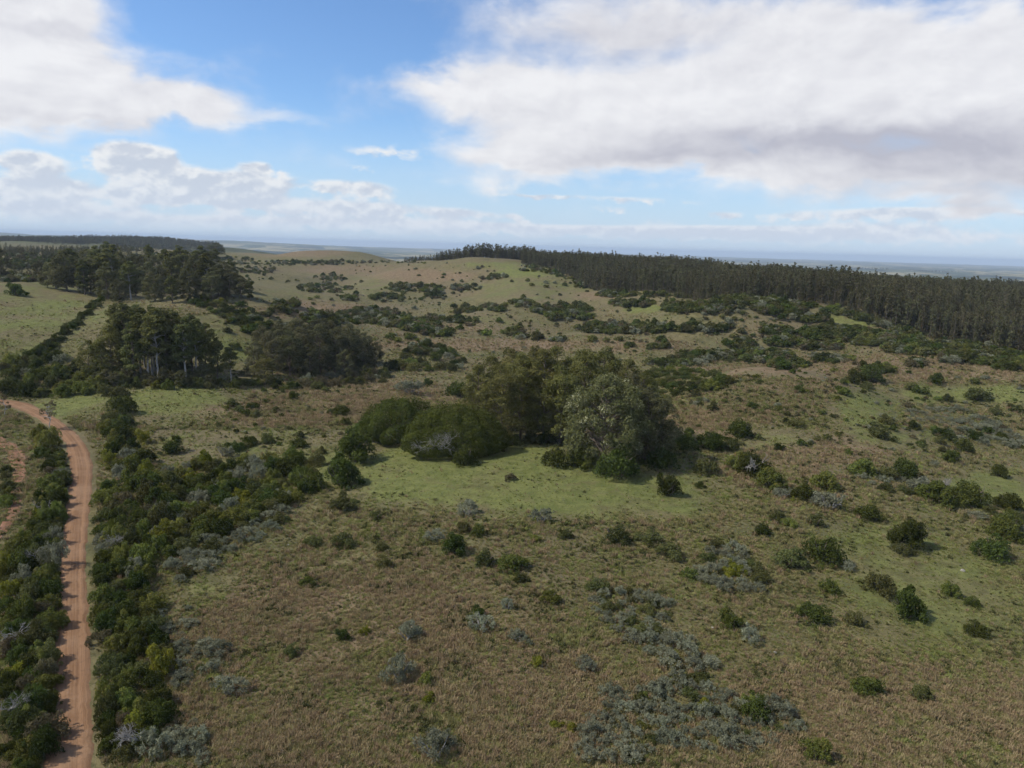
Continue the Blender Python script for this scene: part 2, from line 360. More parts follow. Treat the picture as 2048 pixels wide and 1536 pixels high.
def shrub_meshes(kind, seed):
    """unit shrub: radius about 1, returns (foliage mesh, stem mesh)"""
    r = np.random.default_rng(seed)
    if kind == 'S':
        nc = 30; h = 1.0
        a = r.uniform(0, 6.283, nc); rr = np.sqrt(r.random(nc)) * .82
        c = np.stack([rr * np.cos(a), rr * np.sin(a), h * np.sqrt(np.clip(1 - rr ** 2, .05, 1)) * r.uniform(.45, .95, nc)], 1)
        lob = 1 + .35 * np.sin(2 * a + r.uniform(0, 6)); c[:, :2] *= lob[:, None]
        v, f, t = leaves(c, r.uniform(.10, .27, nc), 1500, .075, r, .30, 1.0, .2, sprig=.45)
    elif kind in 'GOMYB':
        h = {'G': 1.22, 'O': 1.08, 'M': 1.12, 'Y': 1.25, 'B': 1.0}[kind]; c = []; rd = []
        nl = int(r.integers(3, 6)); a0 = r.uniform(0, 6.283)
        for l in range(nl):
            a = a0 + 6.283 * l / nl + r.normal() * .5; o = np.array([.42 * math.cos(a), .42 * math.sin(a), 0]) * r.uniform(.5, 1.15); lr_ = r.uniform(.40, .66); lh = h * r.uniform(.55, 1.08)
            for _ in range(int({'G': 11, 'O': 9, 'M': 9, 'Y': 6, 'B': 8}[kind])):
                t = r.uniform(0, 6.283); u = r.uniform(.0, 1); rr = math.sqrt(1 - u * u) * lr_
                c.append(o + np.array([rr * math.cos(t), rr * math.sin(t), .14 + (lh - .3) * u])); rd.append(r.uniform(.13, .30))
        c.append(np.array([0, 0, .4])); rd.append(.5)
        for _ in range(5):                                     # low skirts and stray shoots
            t = r.uniform(0, 6.283); c.append(np.array([.95 * math.cos(t), .95 * math.sin(t), .12])); rd.append(r.uniform(.08, .2))
        v, f, t = leaves(np.array(c), np.array(rd), {'G': 4200, 'O': 3600, 'M': 3600, 'Y': 2600, 'B': 2400}[kind], {'G': .054, 'O': .056, 'M': .06, 'Y': .06, 'B': .058}[kind], r, .5, .7, .5)
    v[:, 2] = np.maximum(v[:, 2], .0)
    fol = mesh_np('foliage_' + kind, v, f, LM[kind], tint=t)
    st = []
    for i in range(7):
        a = r.uniform(0, 6.28); e = r.uniform(.35, .75)
        st.append(tube(bent((.06 * math.cos(a), .06 * math.sin(a), -.05), (e * math.cos(a), e * math.sin(a), r.uniform(.5, 1.0)), r, 4, .1), [.05, .035, .022, .01], 5))
    v, f = join(st)
    return fol, mesh_np('stems_' + kind, v, f, BK_GREY if kind in 'SB' else BK_BROWN, True)
SHR = {k: [shrub_meshes(k, 100 + 17 * i + ord(k)) for i in range(7)] for k in 'GOMSYB'}

def euc_meshes(seed, h, cr, base, nclump, mat, nleaf, bark=BK_PALE, lsize=.34, cl=(1.1, 2.3), top=.9, trunk_r=.42, layered=False, lean=.6):
    """tall tree, real metres: (crown, trunk); base = height of lowest foliage"""
    r = np.random.default_rng(seed)
    ax = [np.array([lean * r.normal() * t, lean * r.normal() * t, h * .93 * t]) for t in np.linspace(0, 1, 7)]
    ax[0] = np.array([0, 0, -.4])
    tubes = [tube(ax, list(np.linspace(trunk_r, .07, 7)), 7)]
    def axis(z):
        t = np.clip(z / (h * .93), 0, 1) * 6; i = min(int(t), 5); return ax[i] * (1 - (t - i)) + ax[i + 1] * (t - i)
    c = []; rad = []
    for i in range(nclump):
        u = r.random() ** (.8 if layered else .9); z = base + (h - base) * u
        prof = cr * (math.sin(math.pi * min(1, (.22 + .72 * u))) ** .7) * (1.0 if u < top else .55)
        a = r.uniform(0, 6.283); d = prof * math.sqrt(r.uniform(.1 if layered else .35, 1))
        p = np.array([d * math.cos(a), d * math.sin(a), z]); p[:2] += axis(z)[:2]
        c.append(p); rad.append(r.uniform(*cl) * (.75 if u > .85 else 1))
        if d > .9 and i % 2 == 0:
            z0 = max(base * .75, z - d * r.uniform(.5, 1.0)); p0 = axis(z0)
            tubes.append(tube(bent(p0, p - (0, 0, .3), r, 4, .07), [.16, .11, .07, .03], 5))
    rad = np.array(rad)
    R3 = np.stack([rad, rad, rad * (.6 if layered else .85)], 1)
    v, f, t = leaves(c, R3, nleaf, lsize, r, .5, .5, .6, up=.15)
    crown = mesh_np('crown', v, f, LM[mat], tint=t)
    v, f = join(tubes); trunk = mesh_np('trunk', v, f, bark, True)
    return crown, trunk
def dome_meshes(seed, rx, ry, h, nleaf, mat='D'):
    r = np.random.default_rng(seed)
    d = sph(nleaf * 2, r); d = d[(d[:, 2] > -.32)][:nleaf]; n = len(d)
    a = np.arctan2(d[:, 1], d[:, 0]); el = np.arcsin(d[:, 2])
    # broad lobes and small puffs on an even umbrella
    q1 = sph(170, r); q1[:, 2] = np.abs(q1[:, 2]); k = np.argmax(d @ q1.T, 1); cosd = (d * q1[k]).sum(1)
    puff = .08 * (cosd - .985) / .015; puff = np.clip(puff, -.13, .08) + .05 * (r.random(170)[k] - .5); pt = r.random(170)[k]
    rad = (.93 + .06 * np.sin(3 * a + seed) * np.cos(el) + .045 * np.sin(5 * a + 2 * el) + .03 * np.sin(9 * a - 4 * el) + puff) * (1 - .16 * r.random(n) ** 2) * np.where(r.random(n) < .05, 1.05, 1)
    p = d * rad[:, None]; pos = np.stack([p[:, 0] * rx, p[:, 1] * ry, np.where(p[:, 2] > 0, h * .16 + p[:, 2] * h * .84, h * .16 + p[:, 2] * h * .40)], 1)
    nrm = np.stack([d[:, 0] / rx, d[:, 1] / ry, d[:, 2] / h], 1) * rx + 4.0 * (d - q1[k]) + .55 * r.normal(size=(n, 3)); nrm /= np.linalg.norm(nrm, axis=1, keepdims=True)
    t = r.normal(size=(n, 3)); t -= (t * nrm).sum(1, keepdims=True) * nrm; t /= np.linalg.norm(t, axis=1, keepdims=True); bb = np.cross(nrm, t); s_ = .2 * (.6 + .8 * r.random(n))[:, None]
    v = np.stack([pos - t * s_, pos + bb * s_ * .6, pos + t * s_, pos - bb * s_ * .6], 1).reshape(-1, 3)
    crown = mesh_np('crown', v, np.arange(4 * n).reshape(-1, 4), LM[mat], tint=np.clip(.4 * pt + .6 * r.random(n), 0, 1))
    tubes = []
    for i in range(3): tubes.append(tube(bent((.5 * i - .5, .3 * i, -.3), (r.normal() * 1.5, r.normal() * 1.5, h * .5), r, 5, .08), [.7, .6, .5, .4, .3], 7))
    for i in range(22):
        a = r.uniform(0, 6.283); e = r.uniform(.4, .62); z1 = h * r.uniform(.3, .65)
        tubes.append(tube(bent((0, 0, h * .22), (e * rx * math.cos(a) * math.sqrt(1 - (z1 / h) ** 2), e * ry * math.sin(a) * math.sqrt(1 - (z1 / h) ** 2), z1), r, 5, .06), [.3, .24, .18, .12, .05], 5))
    v, f = join(tubes); return crown, mesh_np('trunk', v, f, BK_BROWN, True)
def branch_mesh(seed, L, n, levels=3, bark=BK_GREY, r0=.16, spread=1.0):
    """bare, forking limbs reaching outwards"""
    r = np.random.default_rng(seed); tubes = []
    def go(p, d, l, rad, lev):
        q1 = p + d * l; tubes.append(tube(bent(p, q1, r, 4, .07), [rad, rad * .85, rad * .7, rad * .5], 5))
        if lev == 0: return
        for _ in range(3 if lev > 1 else 3):
            nd = d + r.normal(size=3) * .55 * spread; nd[2] += .12; nd /= np.linalg.norm(nd)
            go(p + d * l * r.uniform(.55, 1), nd, l * r.uniform(.55, .75), rad * .55, lev - 1)
    for i in range(n):
        a = r.uniform(-1.35, 1.35) - math.pi / 2; d = np.array([math.cos(a), math.sin(a) * .8, r.uniform(.25, .9)]); d /= np.linalg.norm(d)
        go(np.array([0, 0, 0.0]), d, L * r.uniform(.4, .55), r0, levels)
    v, f = join(tubes); return mesh_np('bare_limbs', v, f, bark, True)

# ------------------------------------------------------------------ ground sheet
def ell(PX, PY, lst):
    o = np.zeros_like(PX)
    for cx, cy, rx, ry, w in lst:
        d = ((PX - cx) / rx) ** 2 + ((PY - cy) / ry) ** 2
        o = np.maximum(o, w * np.clip((1.9 - d) / 1.7, 0, 1))
    return np.clip(o, 0, 1)
GREEN = [(900, 960, 230, 50, 1), (1150, 985, 260, 45, 1), (1000, 925, 300, 40, 1), (1320, 1015, 90, 22, .9), (330, 800, 130, 42, .75), (140, 805, 90, 30, .9), (80, 645, 130, 85, .6), (190, 640, 90, 40, .5), (470, 690, 100, 60, .6),
         (1060, 545, 80, 10, 1), (1060, 580, 140, 26, .4), (1000, 530, 90, 7, .7), (1730, 830, 60, 60, .7), (1800, 880, 90, 20, .6), (1960, 790, 200, 16, .8), (1980, 980, 110, 36, .9), (1870, 1180, 150, 110, .7), (1290, 618, 45, 8, .9), (1700, 642, 70, 14, .8),
         (1560, 870, 80, 26, .5), (600, 585, 60, 10, .4), (760, 575, 100, 20, .3), (1020, 640, 120, 12, .3), (1400, 640, 80, 12, .25), (700, 940, 120, 40, .8), (480, 900, 160, 40, .5), (1750, 1080, 90, 40, .5), (400, 1180, 60, 30, .4)]
PINK = [(560, 825, 190, 26, 1), (760, 800, 160, 34, 1), (420, 820, 120, 16, .7), (1430, 850, 110, 34, .8), (1560, 930, 120, 40, .7), (1830, 735, 260, 26, .95), (1000, 690, 260, 12, 1), (1280, 692, 110, 12, .8), (620, 620, 120, 20, .8), (850, 552, 110, 13, 1), (900, 660, 120, 14, .6),
        (600, 505, 110, 10, .7), (700, 1250, 320, 120, .85), (900, 1360, 330, 160, .8), (560, 1420, 200, 120, .6), (1750, 1450, 350, 110, .6), (1190, 592, 50, 10, .8), (1690, 900, 100, 40, .7), (1560, 560, 1, 1, 0), (800, 880, 1, 1, 0), (1620, 770, 160, 14, .5), (1500, 740, 160, 8, .9), (1500, 660, 90, 18, .5), (720, 540, 160, 14, .6), (1900, 620, 1, 1, 0)]
def build_ground():
    V = np.stack([GX, GY, GZ], -1).reshape(-1, 3)
    idx = np.arange(NA * NR).reshape(NA, NR); nxt = np.roll(idx, -1, 0)
    f = np.stack([idx[:, :-1], idx[:, 1:], nxt[:, 1:], nxt[:, :-1]], -1).reshape(-1, 4)
    me = mesh_np('ground', np.concatenate([V, [[0, 0, float(z_exact(np.array([0.]), np.array([.1]))[0])]]]), f, None, True)
    c0 = len(V); base = len(f)
    x, y, z = V[:, 0], V[:, 1], V[:, 2]
    PX, PY, dz = proj(x, y, z); ok = dz > 20
    jx = 22 * np.sin(x * .11 + y * .05) + 14 * np.sin(x * .31 - y * .2); jy = 7 * np.sin(y * .13 + x * .21) + 5 * np.sin(y * .37 - x * .3)
    sc = np.clip((PY - 480) / 400, .12, 1.2)
    g = np.where(ok, ell(PX + jx * sc, PY + jy * sc, GREEN), .4); p = np.where(ok, ell(PX + jx * sc, PY + jy * sc, PINK), .3)
    for nm, a in (('green', g), ('dry', p)):
        at = me.attributes.new(nm, 'FLOAT', 'POINT'); at.data.foreach_set('value', np.append(a, .3).astype(np.float32))
    m, q, out = mat_new('hill_grass')
    geo = q.n('ShaderNodeNewGeometry'); pos = geo.outputs['Position']
    ag = q.n('ShaderNodeAttribute', attribute_name='green').outputs['Fac']; ad = q.n('ShaderNodeAttribute', attribute_name='dry').outputs['Fac']
    ln = q.n('ShaderNodeVectorMath', operation='LENGTH'); q.put(ln.inputs[0], pos); dist = ln.outputs['Value']
    n1 = q.noise(pos, .05, 5, .6); n2 = q.noise(pos, .35, 5, .62); n3 = q.noise(pos, 1.6, 4, .65); n4 = q.noise(pos, .012, 4, .6)
    base = q.mix(q.ss(n2, .38, .64), (.110, .097, .044), (.172, .147, .070))
    base = q.mix(q.m('MULTIPLY', q.ss(n1, .42, .64), .6), base, (.092, .092, .044))
    base = q.mix(q.m('MULTIPLY', q.ss(n4, .45, .62), .55), base, (.150, .115, .072))
    base = q.mix(q.m('MULTIPLY', q.ss(q.noise(pos, .11, 6, .7), .54, .66), .5), base, (.058, .058, .028))
    dry = q.mix(q.ss(n2, .36, .62), (.135, .096, .056), (.200, .145, .088))
    dry = q.mix(q.m('MULTIPLY', q.ss(n3, .5, .7), .6), dry, (.12, .105, .05))
    green = q.mix(q.ss(n2, .35, .65), (.102, .118, .034), (.158, .166, .054))
    green = q.mix(q.m('MULTIPLY', q.ss(n3, .50, .68), .65), green, (.080, .078, .032))
    green = q.mix(q.m('MULTIPLY', q.ss(q.noise(pos, .16, 5, .7), .52, .66), .55), green, (.135, .112, .056))
    w = q.m('SUBTRACT', n1, .5)
    fd = q.ss(q.m('ADD', ad, q.m('MULTIPLY', w, 1.6)), .25, .75); fg = q.ss(q.m('ADD', q.m('MULTIPLY_ADD', w, 2.0, ag), q.m('MULTIPLY', q.m('SUBTRACT', n2, .5), 1.1)), .12, .88)
    c = q.mix(fd, base, dry); c = q.mix(fg, c, green)
    # dark tussocks
    tus = q.m('MULTIPLY', q.ss(q.noise(pos, .8, 3, .7), .55, .68), q.m('MULTIPLY_ADD', fg, -.45, .55))
    c = q.mix(tus, c, (.052, .052, .022))
    # far farmland
    vo = q.n('ShaderNodeTexVoronoi'); mp = q.n('ShaderNodeMapping'); mp.inputs['Scale'].default_value = (.0016, .0010, 0); q.put(mp.inputs[0], pos); q.put(vo.inputs['Vector'], mp.outputs[0]); vo.inputs['Scale'].default_value = 1.0
    sepc = q.n('ShaderNodeSeparateColor'); q.put(sepc.inputs[0], vo.outputs['Color'])
    fld = q.mix(q.ss(sepc.outputs[0], .3, .8), (.06, .075, .028), (.26, .225, .12)); fld = q.mix(q.ss(sepc.outputs[1], .72, .8), fld, (.018, .026, .012))
    fld = q.mix(q.ss(q.noise(pos, .0025, 5, .65), .52, .60), fld, (.03, .04, .018))
    c = q.mix(q.ss(dist, 1800., 3200.), c, fld)
    b = q.n('ShaderNodeBsdfPrincipled'); q.put(b.inputs['Base Color'], c); b.inputs['Roughness'].default_value = .95; b.inputs['Specular IOR Level'].default_value = .1
    bp = q.n('ShaderNodeBump'); bp.inputs['Strength'].default_value = .9; bp.inputs['Distance'].default_value = .5
    q.put(bp.inputs['Height'], q.m('ADD', q.m('MULTIPLY', n3, .5), n2)); q.t.links.new(bp.outputs[0], b.inputs['Normal'])
    q.t.links.new(b.outputs[0], out.inputs[0]); me.materials.append(m)
    o = new_obj('ground', me); tag(o, 'rolling grassy hills with dry and green patches', None, None, 'structure')
    # centre cap below the camera
    n = NA; rim = [int(idx[i, 0]) for i in range(n)]
    vv = np.concatenate([V[rim], [[0, 0, 0]]]); ff = np.array([(n, (i + 1) % n, i) for i in range(n)])
    ff = ff[:, [0, 2, 1]]
    cap = new_obj('ground', mesh_np('ground_cap', vv, ff, m, True)); tag(cap, 'grass directly below the viewpoint', None, None, 'structure')
    return g, p
build_ground()

# ------------------------------------------------------------------ dirt road and track
def road_mat(name, c0, c1, c2):
    m, q, out = mat_new(name)
    geo = q.n('ShaderNodeNewGeometry'); uvn = q.n('ShaderNodeUVMap'); sp = q.n('ShaderNodeSeparateXYZ'); q.put(sp.inputs[0], uvn.outputs[0])
    U, Vv = sp.outputs[0], sp.outputs[1]
    st = q.noise(q.xyz(q.m('MULTIPLY', U, 9.0), q.m('MULTIPLY', Vv, .03), 0.), 1.0, 4, .6)
    n1 = q.noise(geo.outputs['Position'], .12, 5, .65); n2 = q.noise(geo.outputs['Position'], 1.2, 4, .65)
    c = q.mix(q.ss(st, .36, .66), c0, c1); c = q.mix(q.m('MULTIPLY', q.ss(n1, .42, .66), .8), c, c2)
    au = q.m('ABSOLUTE', U); trk = q.m('MULTIPLY', q.ss(q.m('ABSOLUTE', q.m('SUBTRACT', q.m('MULTIPLY_ADD', q.m('SUBTRACT', n1, .5), .25, au), .38)), .16, .04), .55)
    c = q.mix(trk, c, tuple(min(1, v * 1.22) for v in c1))
    c = q.mix(q.m('MULTIPLY', q.ss(q.m('MULTIPLY_ADD', q.m('SUBTRACT', n2, .5), .5, au), .62, .9), .6), c, (.135, .085, .05))
    c = q.mix(q.m('MULTIPLY', q.ss(n2, .5, .72), .35), c, (.13, .075, .045))
    b = q.n('ShaderNodeBsdfPrincipled'); q.put(b.inputs['Base Color'], c); b.inputs['Roughness'].default_value = .95; b.inputs['Specular IOR Level'].default_value = .1
    bp = q.n('ShaderNodeBump'); bp.inputs['Strength'].default_value = .6; bp.inputs['Distance'].default_value = .12
    q.put(bp.inputs['Height'], q.m('ADD', q.m('MULTIPLY', st, 1.2), n2)); q.t.links.new(bp.outputs[0], b.inputs['Normal'])
    q.t.links.new(b.outputs[0], out.inputs[0]); return m
def catmull(P, n):
    P = np.array(P); out = []
    for i in range(len(P) - 1):
        p0 = P[max(i - 1, 0)]; p1 = P[i]; p2 = P[i + 1]; p3 = P[min(i + 2, len(P) - 1)]
        for t in np.linspace(0, 1, n, endpoint=False):
            out.append(.5 * ((2 * p1) + (p2 - p0) * t + (2 * p0 - 5 * p1 + 4 * p2 - p3) * t * t + (3 * p1 - p0 - 3 * p2 + p3) * t ** 3))
    out.append(P[-1]); return np.array(out)
def strip(name, pts, mat, label, lift=.10, edge=.5, seed=1, cross=9):
    """pts: (px, py, half-width in metres)"""
    P = []
    for px, py, hw in pts:
        h = hit(px, py); P.append((h[0], h[1], hw))
    if name == 'dirt_road':
        d = (np.array(P[0]) - np.array(P[1]))[:2]; d /= np.linalg.norm(d)
        P = [(P[0][0] + d[0] * 60, P[0][1] + d[1] * 60, P[0][2]), (P[0][0] + d[0] * 30, P[0][1] + d[1] * 30, P[0][2])] + P
    S = catmull(P, 24); r = np.random.default_rng(seed); V = []; UV = []; dist = 0; el_, er_ = 0, 0
    for i, (x, y, hw) in enumerate(S):
        d = S[min(i + 1, len(S) - 1)][:2] - S[max(i - 1, 0)][:2]; d /= np.linalg.norm(d) + 1e-9; nx, ny = d[1], -d[0]
        if i: dist += np.linalg.norm(S[i][:2] - S[i - 1][:2])
        el_ = .7 * el_ + r.normal() * .3 * edge; er_ = .7 * er_ + r.normal() * .3 * edge
        for j in range(cross):
            u = -1 + 2 * j / (cross - 1); off = u * hw + (el_ if u < 0 else er_) * abs(u)
            X, Y = x + nx * off, y + ny * off
            rut = -.07 * (math.exp(-((abs(u) - .42) / .14) ** 2)) ; crown = .10 * (1 - u * u)
            V.append((X, Y, float(gz(X, Y)) + lift + rut + crown - (.28 if abs(u) > .99 else 0))); UV.append((u * hw / 3, dist))
    n = len(S); f = [(i * cross + j, i * cross + j + 1, (i + 1) * cross + j + 1, (i + 1) * cross + j) for i in range(n - 1) for j in range(cross - 1)]
    me = mesh_np(name, V, f, mat, True); uvl = me.uv_layers.new(name='UVMap'); UV = np.array(UV, np.float32)
    li = np.empty(len(me.loops), np.int32); me.loops.foreach_get('vertex_index', li); uvl.data.foreach_set('uv', UV[li].ravel())
    o = new_obj(name, me); tag(o, label, None, None, 'structure'); return S
ROAD = road_mat('red_dirt', (.172, .094, .050), (.240, .140, .078), (.270, .168, .100))
EARTH = road_mat('bare_red_earth', (.20, .095, .055), (.27, .15, .095), (.17, .10, .06))
road_S = strip('dirt_road', [(138, 1536, 2.9), (142, 1400, 2.75), (145, 1250, 2.6), (147, 1150, 2.4), (152, 1060, 2.4), (160, 990, 2.7), (162, 930, 2.9), (148, 885, 2.7), (118, 855, 2.5), (85, 832, 2.6), (30, 808, 3.6), (-40, 800, 4.0)], ROAD, 'reddish dirt road with wheel ruts curving away up the left')
strip('dirt_track', [(-60, 855, 1.8), (0, 883, 2.2), (30, 905, 2.2), (38, 935, 1.9), (32, 985, 1.3), (22, 1035, 1.3), (-10, 1075, 1.6), (-60, 1100, 1.6)], EARTH, 'short bare red-earth track bending at the left edge of the picture', seed=3)

# ------------------------------------------------------------------ placing plants
def depth(x, y, z): return float(np.dot((x, y, z - CAM_H), _f))
ri = random.Random(11)
def put_shrub(kind, px, py, wpx, label, group=None, parts=False, name=None, cat='shrub', hf=1.0, world=None, wm=None):
    if world is None:
        h = hit(px, py)
        if h is None: return None
        x, y, z = h
        wm_ = wpx * depth(x, y, z) / F
        x += 0; y += wm_ * .38; z = float(gz(x, y))   # (px, py) is the near foot of the plant
    else:
        x, y = world; z = float(gz(x, y)); wm_ = wm
    s = wm_ / 2 / (.98 if kind != 'S' else .95); fol, st = SHR[kind][ri.randrange(7)]
    nm = name or {'G': 'evergreen_shrub', 'O': 'olive_shrub', 'M': 'green_bush', 'S': 'grey_shrub', 'Y': 'yellow_bush', 'B': 'rusty_shrub'}[kind]
    sc = (s * ri.uniform(.86, 1.14), s * ri.uniform(.86, 1.14), s * hf * ri.uniform(.92, 1.1)); rz = ri.uniform(0, 6.28)
    if parts:
        e = new_obj(nm, None, None, (x, y, z - .05), rz, sc); e.empty_display_size = .5
        new_obj('foliage', fol, e); new_obj('stem', st, e)
    else: e = new_obj(nm, fol, None, (x, y, z - .05), rz, sc)
    return tag(e, label, cat, group)
def put_tree(name, meshes, px, py, label, cat='tree', group=None, scale=1.0, hpx=None, hm=None, rz=None, sxy=1.0):
    x, y, z = hit(px, py)
    if hpx: scale = hpx * depth(x, y, z) / F / hm
    e = new_obj(name, None, None, (x, y, z - .1), ri.uniform(0, 6.28) if rz is None else rz, (scale * sxy, scale * sxy, scale))
    new_obj('crown', meshes[0], e); new_obj('trunk', meshes[1], e)
    return tag(e, label, cat, group)

KN = {'G': 'dark green rounded shrub', 'O': 'dull olive shrub', 'M': 'mid-green leafy bush', 'S': 'silvery grey twiggy shrub', 'Y': 'small yellow-green bush', 'B': 'rusty brown shrub'}
# ---- central knoll: dome trees, eucalyptus grove, pale tree
dm1 = dome_meshes(1, 12.6, 9.6, 13.6, 40000); dm2 = dome_meshes(2, 15.4, 10.6, 14.0, 50000)
put_tree('dome_tree', dm1, 800, 880, 'broad dark green dome-shaped tree at left end of the central grove', rz=.3)
dt = put_tree('dome_tree', dm2, 905, 905, 'wide dark green dome tree with bare pale limbs on its near side', rz=0)
lb = new_obj('bare_limb', branch_mesh(5, 7.6, 8, 4, BK_GREY, .11, .9), dt, (-2.6, -7.5, 3.0))
CE = [euc_meshes(40 + i, 28, 7.2, 2.5 + i, 80, 'EC', 11000, BK_BROWN, .30, (1.3, 2.4)) for i in range(3)]
CGR = 'eucalyptus trees of the central grove'
for i, (px, py, hp) in enumerate([(955, 880, 150), (1000, 890, 165), (1040, 880, 175), (1085, 880, 180), (1120, 888, 160), (1165, 880, 180), (975, 862, 150), (1020, 860, 165), (1065, 858, 165), (1110, 858, 165), (1150, 855, 155), (1205, 860, 165), (1245, 868, 150), (1280, 880, 140)]):
    put_tree('eucalyptus_tree', CE[i % 3], px, py, 'olive-green eucalyptus tree in the dense central grove behind the pale tree', group=CGR, hpx=hp, hm=28.5)
EPm = euc_meshes(60, 24, 11.5, 2.0, 230, 'EP', 26000, BK_BROWN, .30, (1.2, 2.3), lean=.9)
put_tree('pale_eucalyptus_tree', EPm, 1205, 925, 'large eucalyptus with pale silvery foliage at front of the central grove', hpx=182, hm=25, rz=0.5)
EDm = [euc_meshes(70 + i, 24, 6.8, 1.5 + i, 75, 'ED', 9000, BK_BROWN, .33, (1.3, 2.5)) for i in range(3)]
for _px, _py, _hp, _lab in ((1322, 915, 118, 'low dark eucalyptus at the right end of the central grove'), (1262, 900, 150, 'dark eucalyptus half hidden behind the pale silvery one')):
    put_tree('eucalyptus_tree', EDm[1], _px, _py, _lab, hpx=_hp, hm=24.5)
put_tree('eucalyptus_tree', EDm[0], 1290, 920, 'dark eucalyptus touching the right side of the pale silvery one', hpx=148, hm=24.5)
# ---- left groves
LE = [euc_meshes(80 + i, 30, 4.8, 3.5 + 3.2 * i, 84, 'E', 6400, BK_PALE if i == 2 else BK_GREY if i == 3 else BK_BROWN, .40, (1.0, 2.1), layered=True, trunk_r=.5) for i in range(4)]
TGR = 'tall eucalyptus trees of the left front grove'
for i, (px, py, hp) in enumerate([(255, 752, 150), (270, 765, 120), (298, 762, 148), (318, 765, 150), (335, 760, 142), (352, 758, 140), (372, 764, 132), (395, 762, 126), (415, 760, 118), (240, 745, 140), (282, 748, 138), (310, 745, 132), (345, 742, 125), (385, 744, 118), (405, 745, 105), (290, 735, 120), (360, 732, 110), (326, 733, 118), (305, 752, 130), (340, 750, 124), (370, 750, 112), (265, 738, 130), (400, 735, 98)]):
    put_tree('eucalyptus_tree', LE[i % 4], px, py, 'tall eucalyptus with bare pale trunk in the left front grove', group=TGR, hpx=hp, hm=30.5)
for i, (px, py, hp) in enumerate([(180, 758, 78), (205, 762, 86), (225, 760, 110)]):
    put_tree('eucalyptus_tree', CE[i % 3], px, py, 'shorter olive eucalyptus on the left flank of the tall front grove', group='flank of the left front grove', hpx=hp, hm=28.5)
for i, px in enumerate(range(196, 440, 19)):
    put_tree('understorey_tree', EDm[i % 3], px + ri.uniform(-5, 5), 772 + ri.uniform(-6, 2), 'low dark tree filling the foot of the tall left front grove', group='understorey of the left front grove', hpx=ri.uniform(20, 38), hm=24.5, sxy=1.5)
put_tree('eucalyptus_tree', LE[2], 462, 762, 'small lone dark eucalyptus between the two left groves', hpx=78, hm=30.5)
put_tree('eucalyptus_tree', LE[1], 436, 764, 'slim dark eucalyptus at right end of the tall front grove', hpx=92, hm=30.5)
RGR = 'dark trees of the rounded wood left of centre'
for i, (px, py, hp) in enumerate([(510, 752, 70), (545, 750, 85), (580, 752, 92), (610, 750, 95), (640, 748, 98), (670, 748, 92), (700, 746, 85), (725, 744, 72), (750, 742, 58), (530, 735, 85), (565, 733, 90), (600, 730, 90), (635, 730, 92), (668, 728, 85), (700, 726, 78), (728, 726, 62), (590, 715, 75), (650, 712, 75), (620, 760, 72), (690, 758, 58)]):
    put_tree('dark_tree', EDm[i % 3], px, py, 'dark dense tree in the rounded wood left of the central grove', group=RGR, hpx=hp, hm=24.5, sxy=1.05)
put_tree('willow_like_tree', CE[1], 530, 772, 'pale green drooping tree in front of the rounded dark wood', hpx=64, hm=28.5, sxy=1.35)
UGR = 'eucalyptus trees of the upper left wood'
k = 0
for px, py, hp in [(112, 578, 62), (134, 582, 84), (160, 584, 66), (182, 588, 72), (205, 590, 72), (228, 592, 80), (250, 590, 78), (272, 592, 66), (298, 592, 70), (322, 590, 60), (345, 590, 76), (368, 588, 82), (392, 590, 80), (415, 590, 72), (438, 592, 66), (460, 594, 60), (482, 596, 48), (500, 600, 38), (150, 565, 55), (190, 560, 58), (230, 560, 60), (270, 560, 55), (310, 560, 50), (350, 560, 55), (390, 560, 58), (430, 562, 55), (465, 575, 48), (120, 562, 45), (80, 560, 40), (95, 575, 40), (240, 605, 50), (345, 606, 48), (170, 590, 60), (216, 598, 70), (262, 600, 66), (310, 602, 62), (380, 600, 66), (425, 600, 60), (335, 575, 66), (285, 575, 66), (402, 575, 70), (145, 575, 66), (200, 572, 66), (240, 575, 74), (450, 580, 60), (365, 548, 52), (300, 545, 48), (220, 545, 52), (175, 545, 50)]:
    put_tree('eucalyptus_tree', (EDm + LE)[k % 7] if k % 3 else EDm[k % 3], px, py, 'dark eucalyptus in the long wood on the upper left rise', group=UGR, hpx=hp, hm=26, sxy=1.25); k += 1
put_tree('eucalyptus_tree', EDm[1], 2, 560, 'dark tree cut by the left edge of the picture above the meadow', hpx=62, hm=24.5)
put_tree('slim_roadside_tree', euc_meshes(95, 9, 2.2, 3.5, 26, 'B', 900, BK_PALE, .2, (.35, .75), trunk_r=.14), 100, 858, 'thin sparse tree standing beside the bend of the dirt road', hpx=58, hm=9)
put_tree('slim_roadside_tree', euc_meshes(96, 8, 1.6, 3, 20, 'B', 700, BK_PALE, .2, (.35, .7), trunk_r=.12), 10, 832, 'thin sparse tree at left edge where the road leaves the picture', hpx=45, hm=8)
put_tree('copse_tree', EDm[2], 432, 516, 'dark cone-shaped tree clump standing alone left of the rounded far hill', hpx=30, hm=24.5, sxy=2.0)

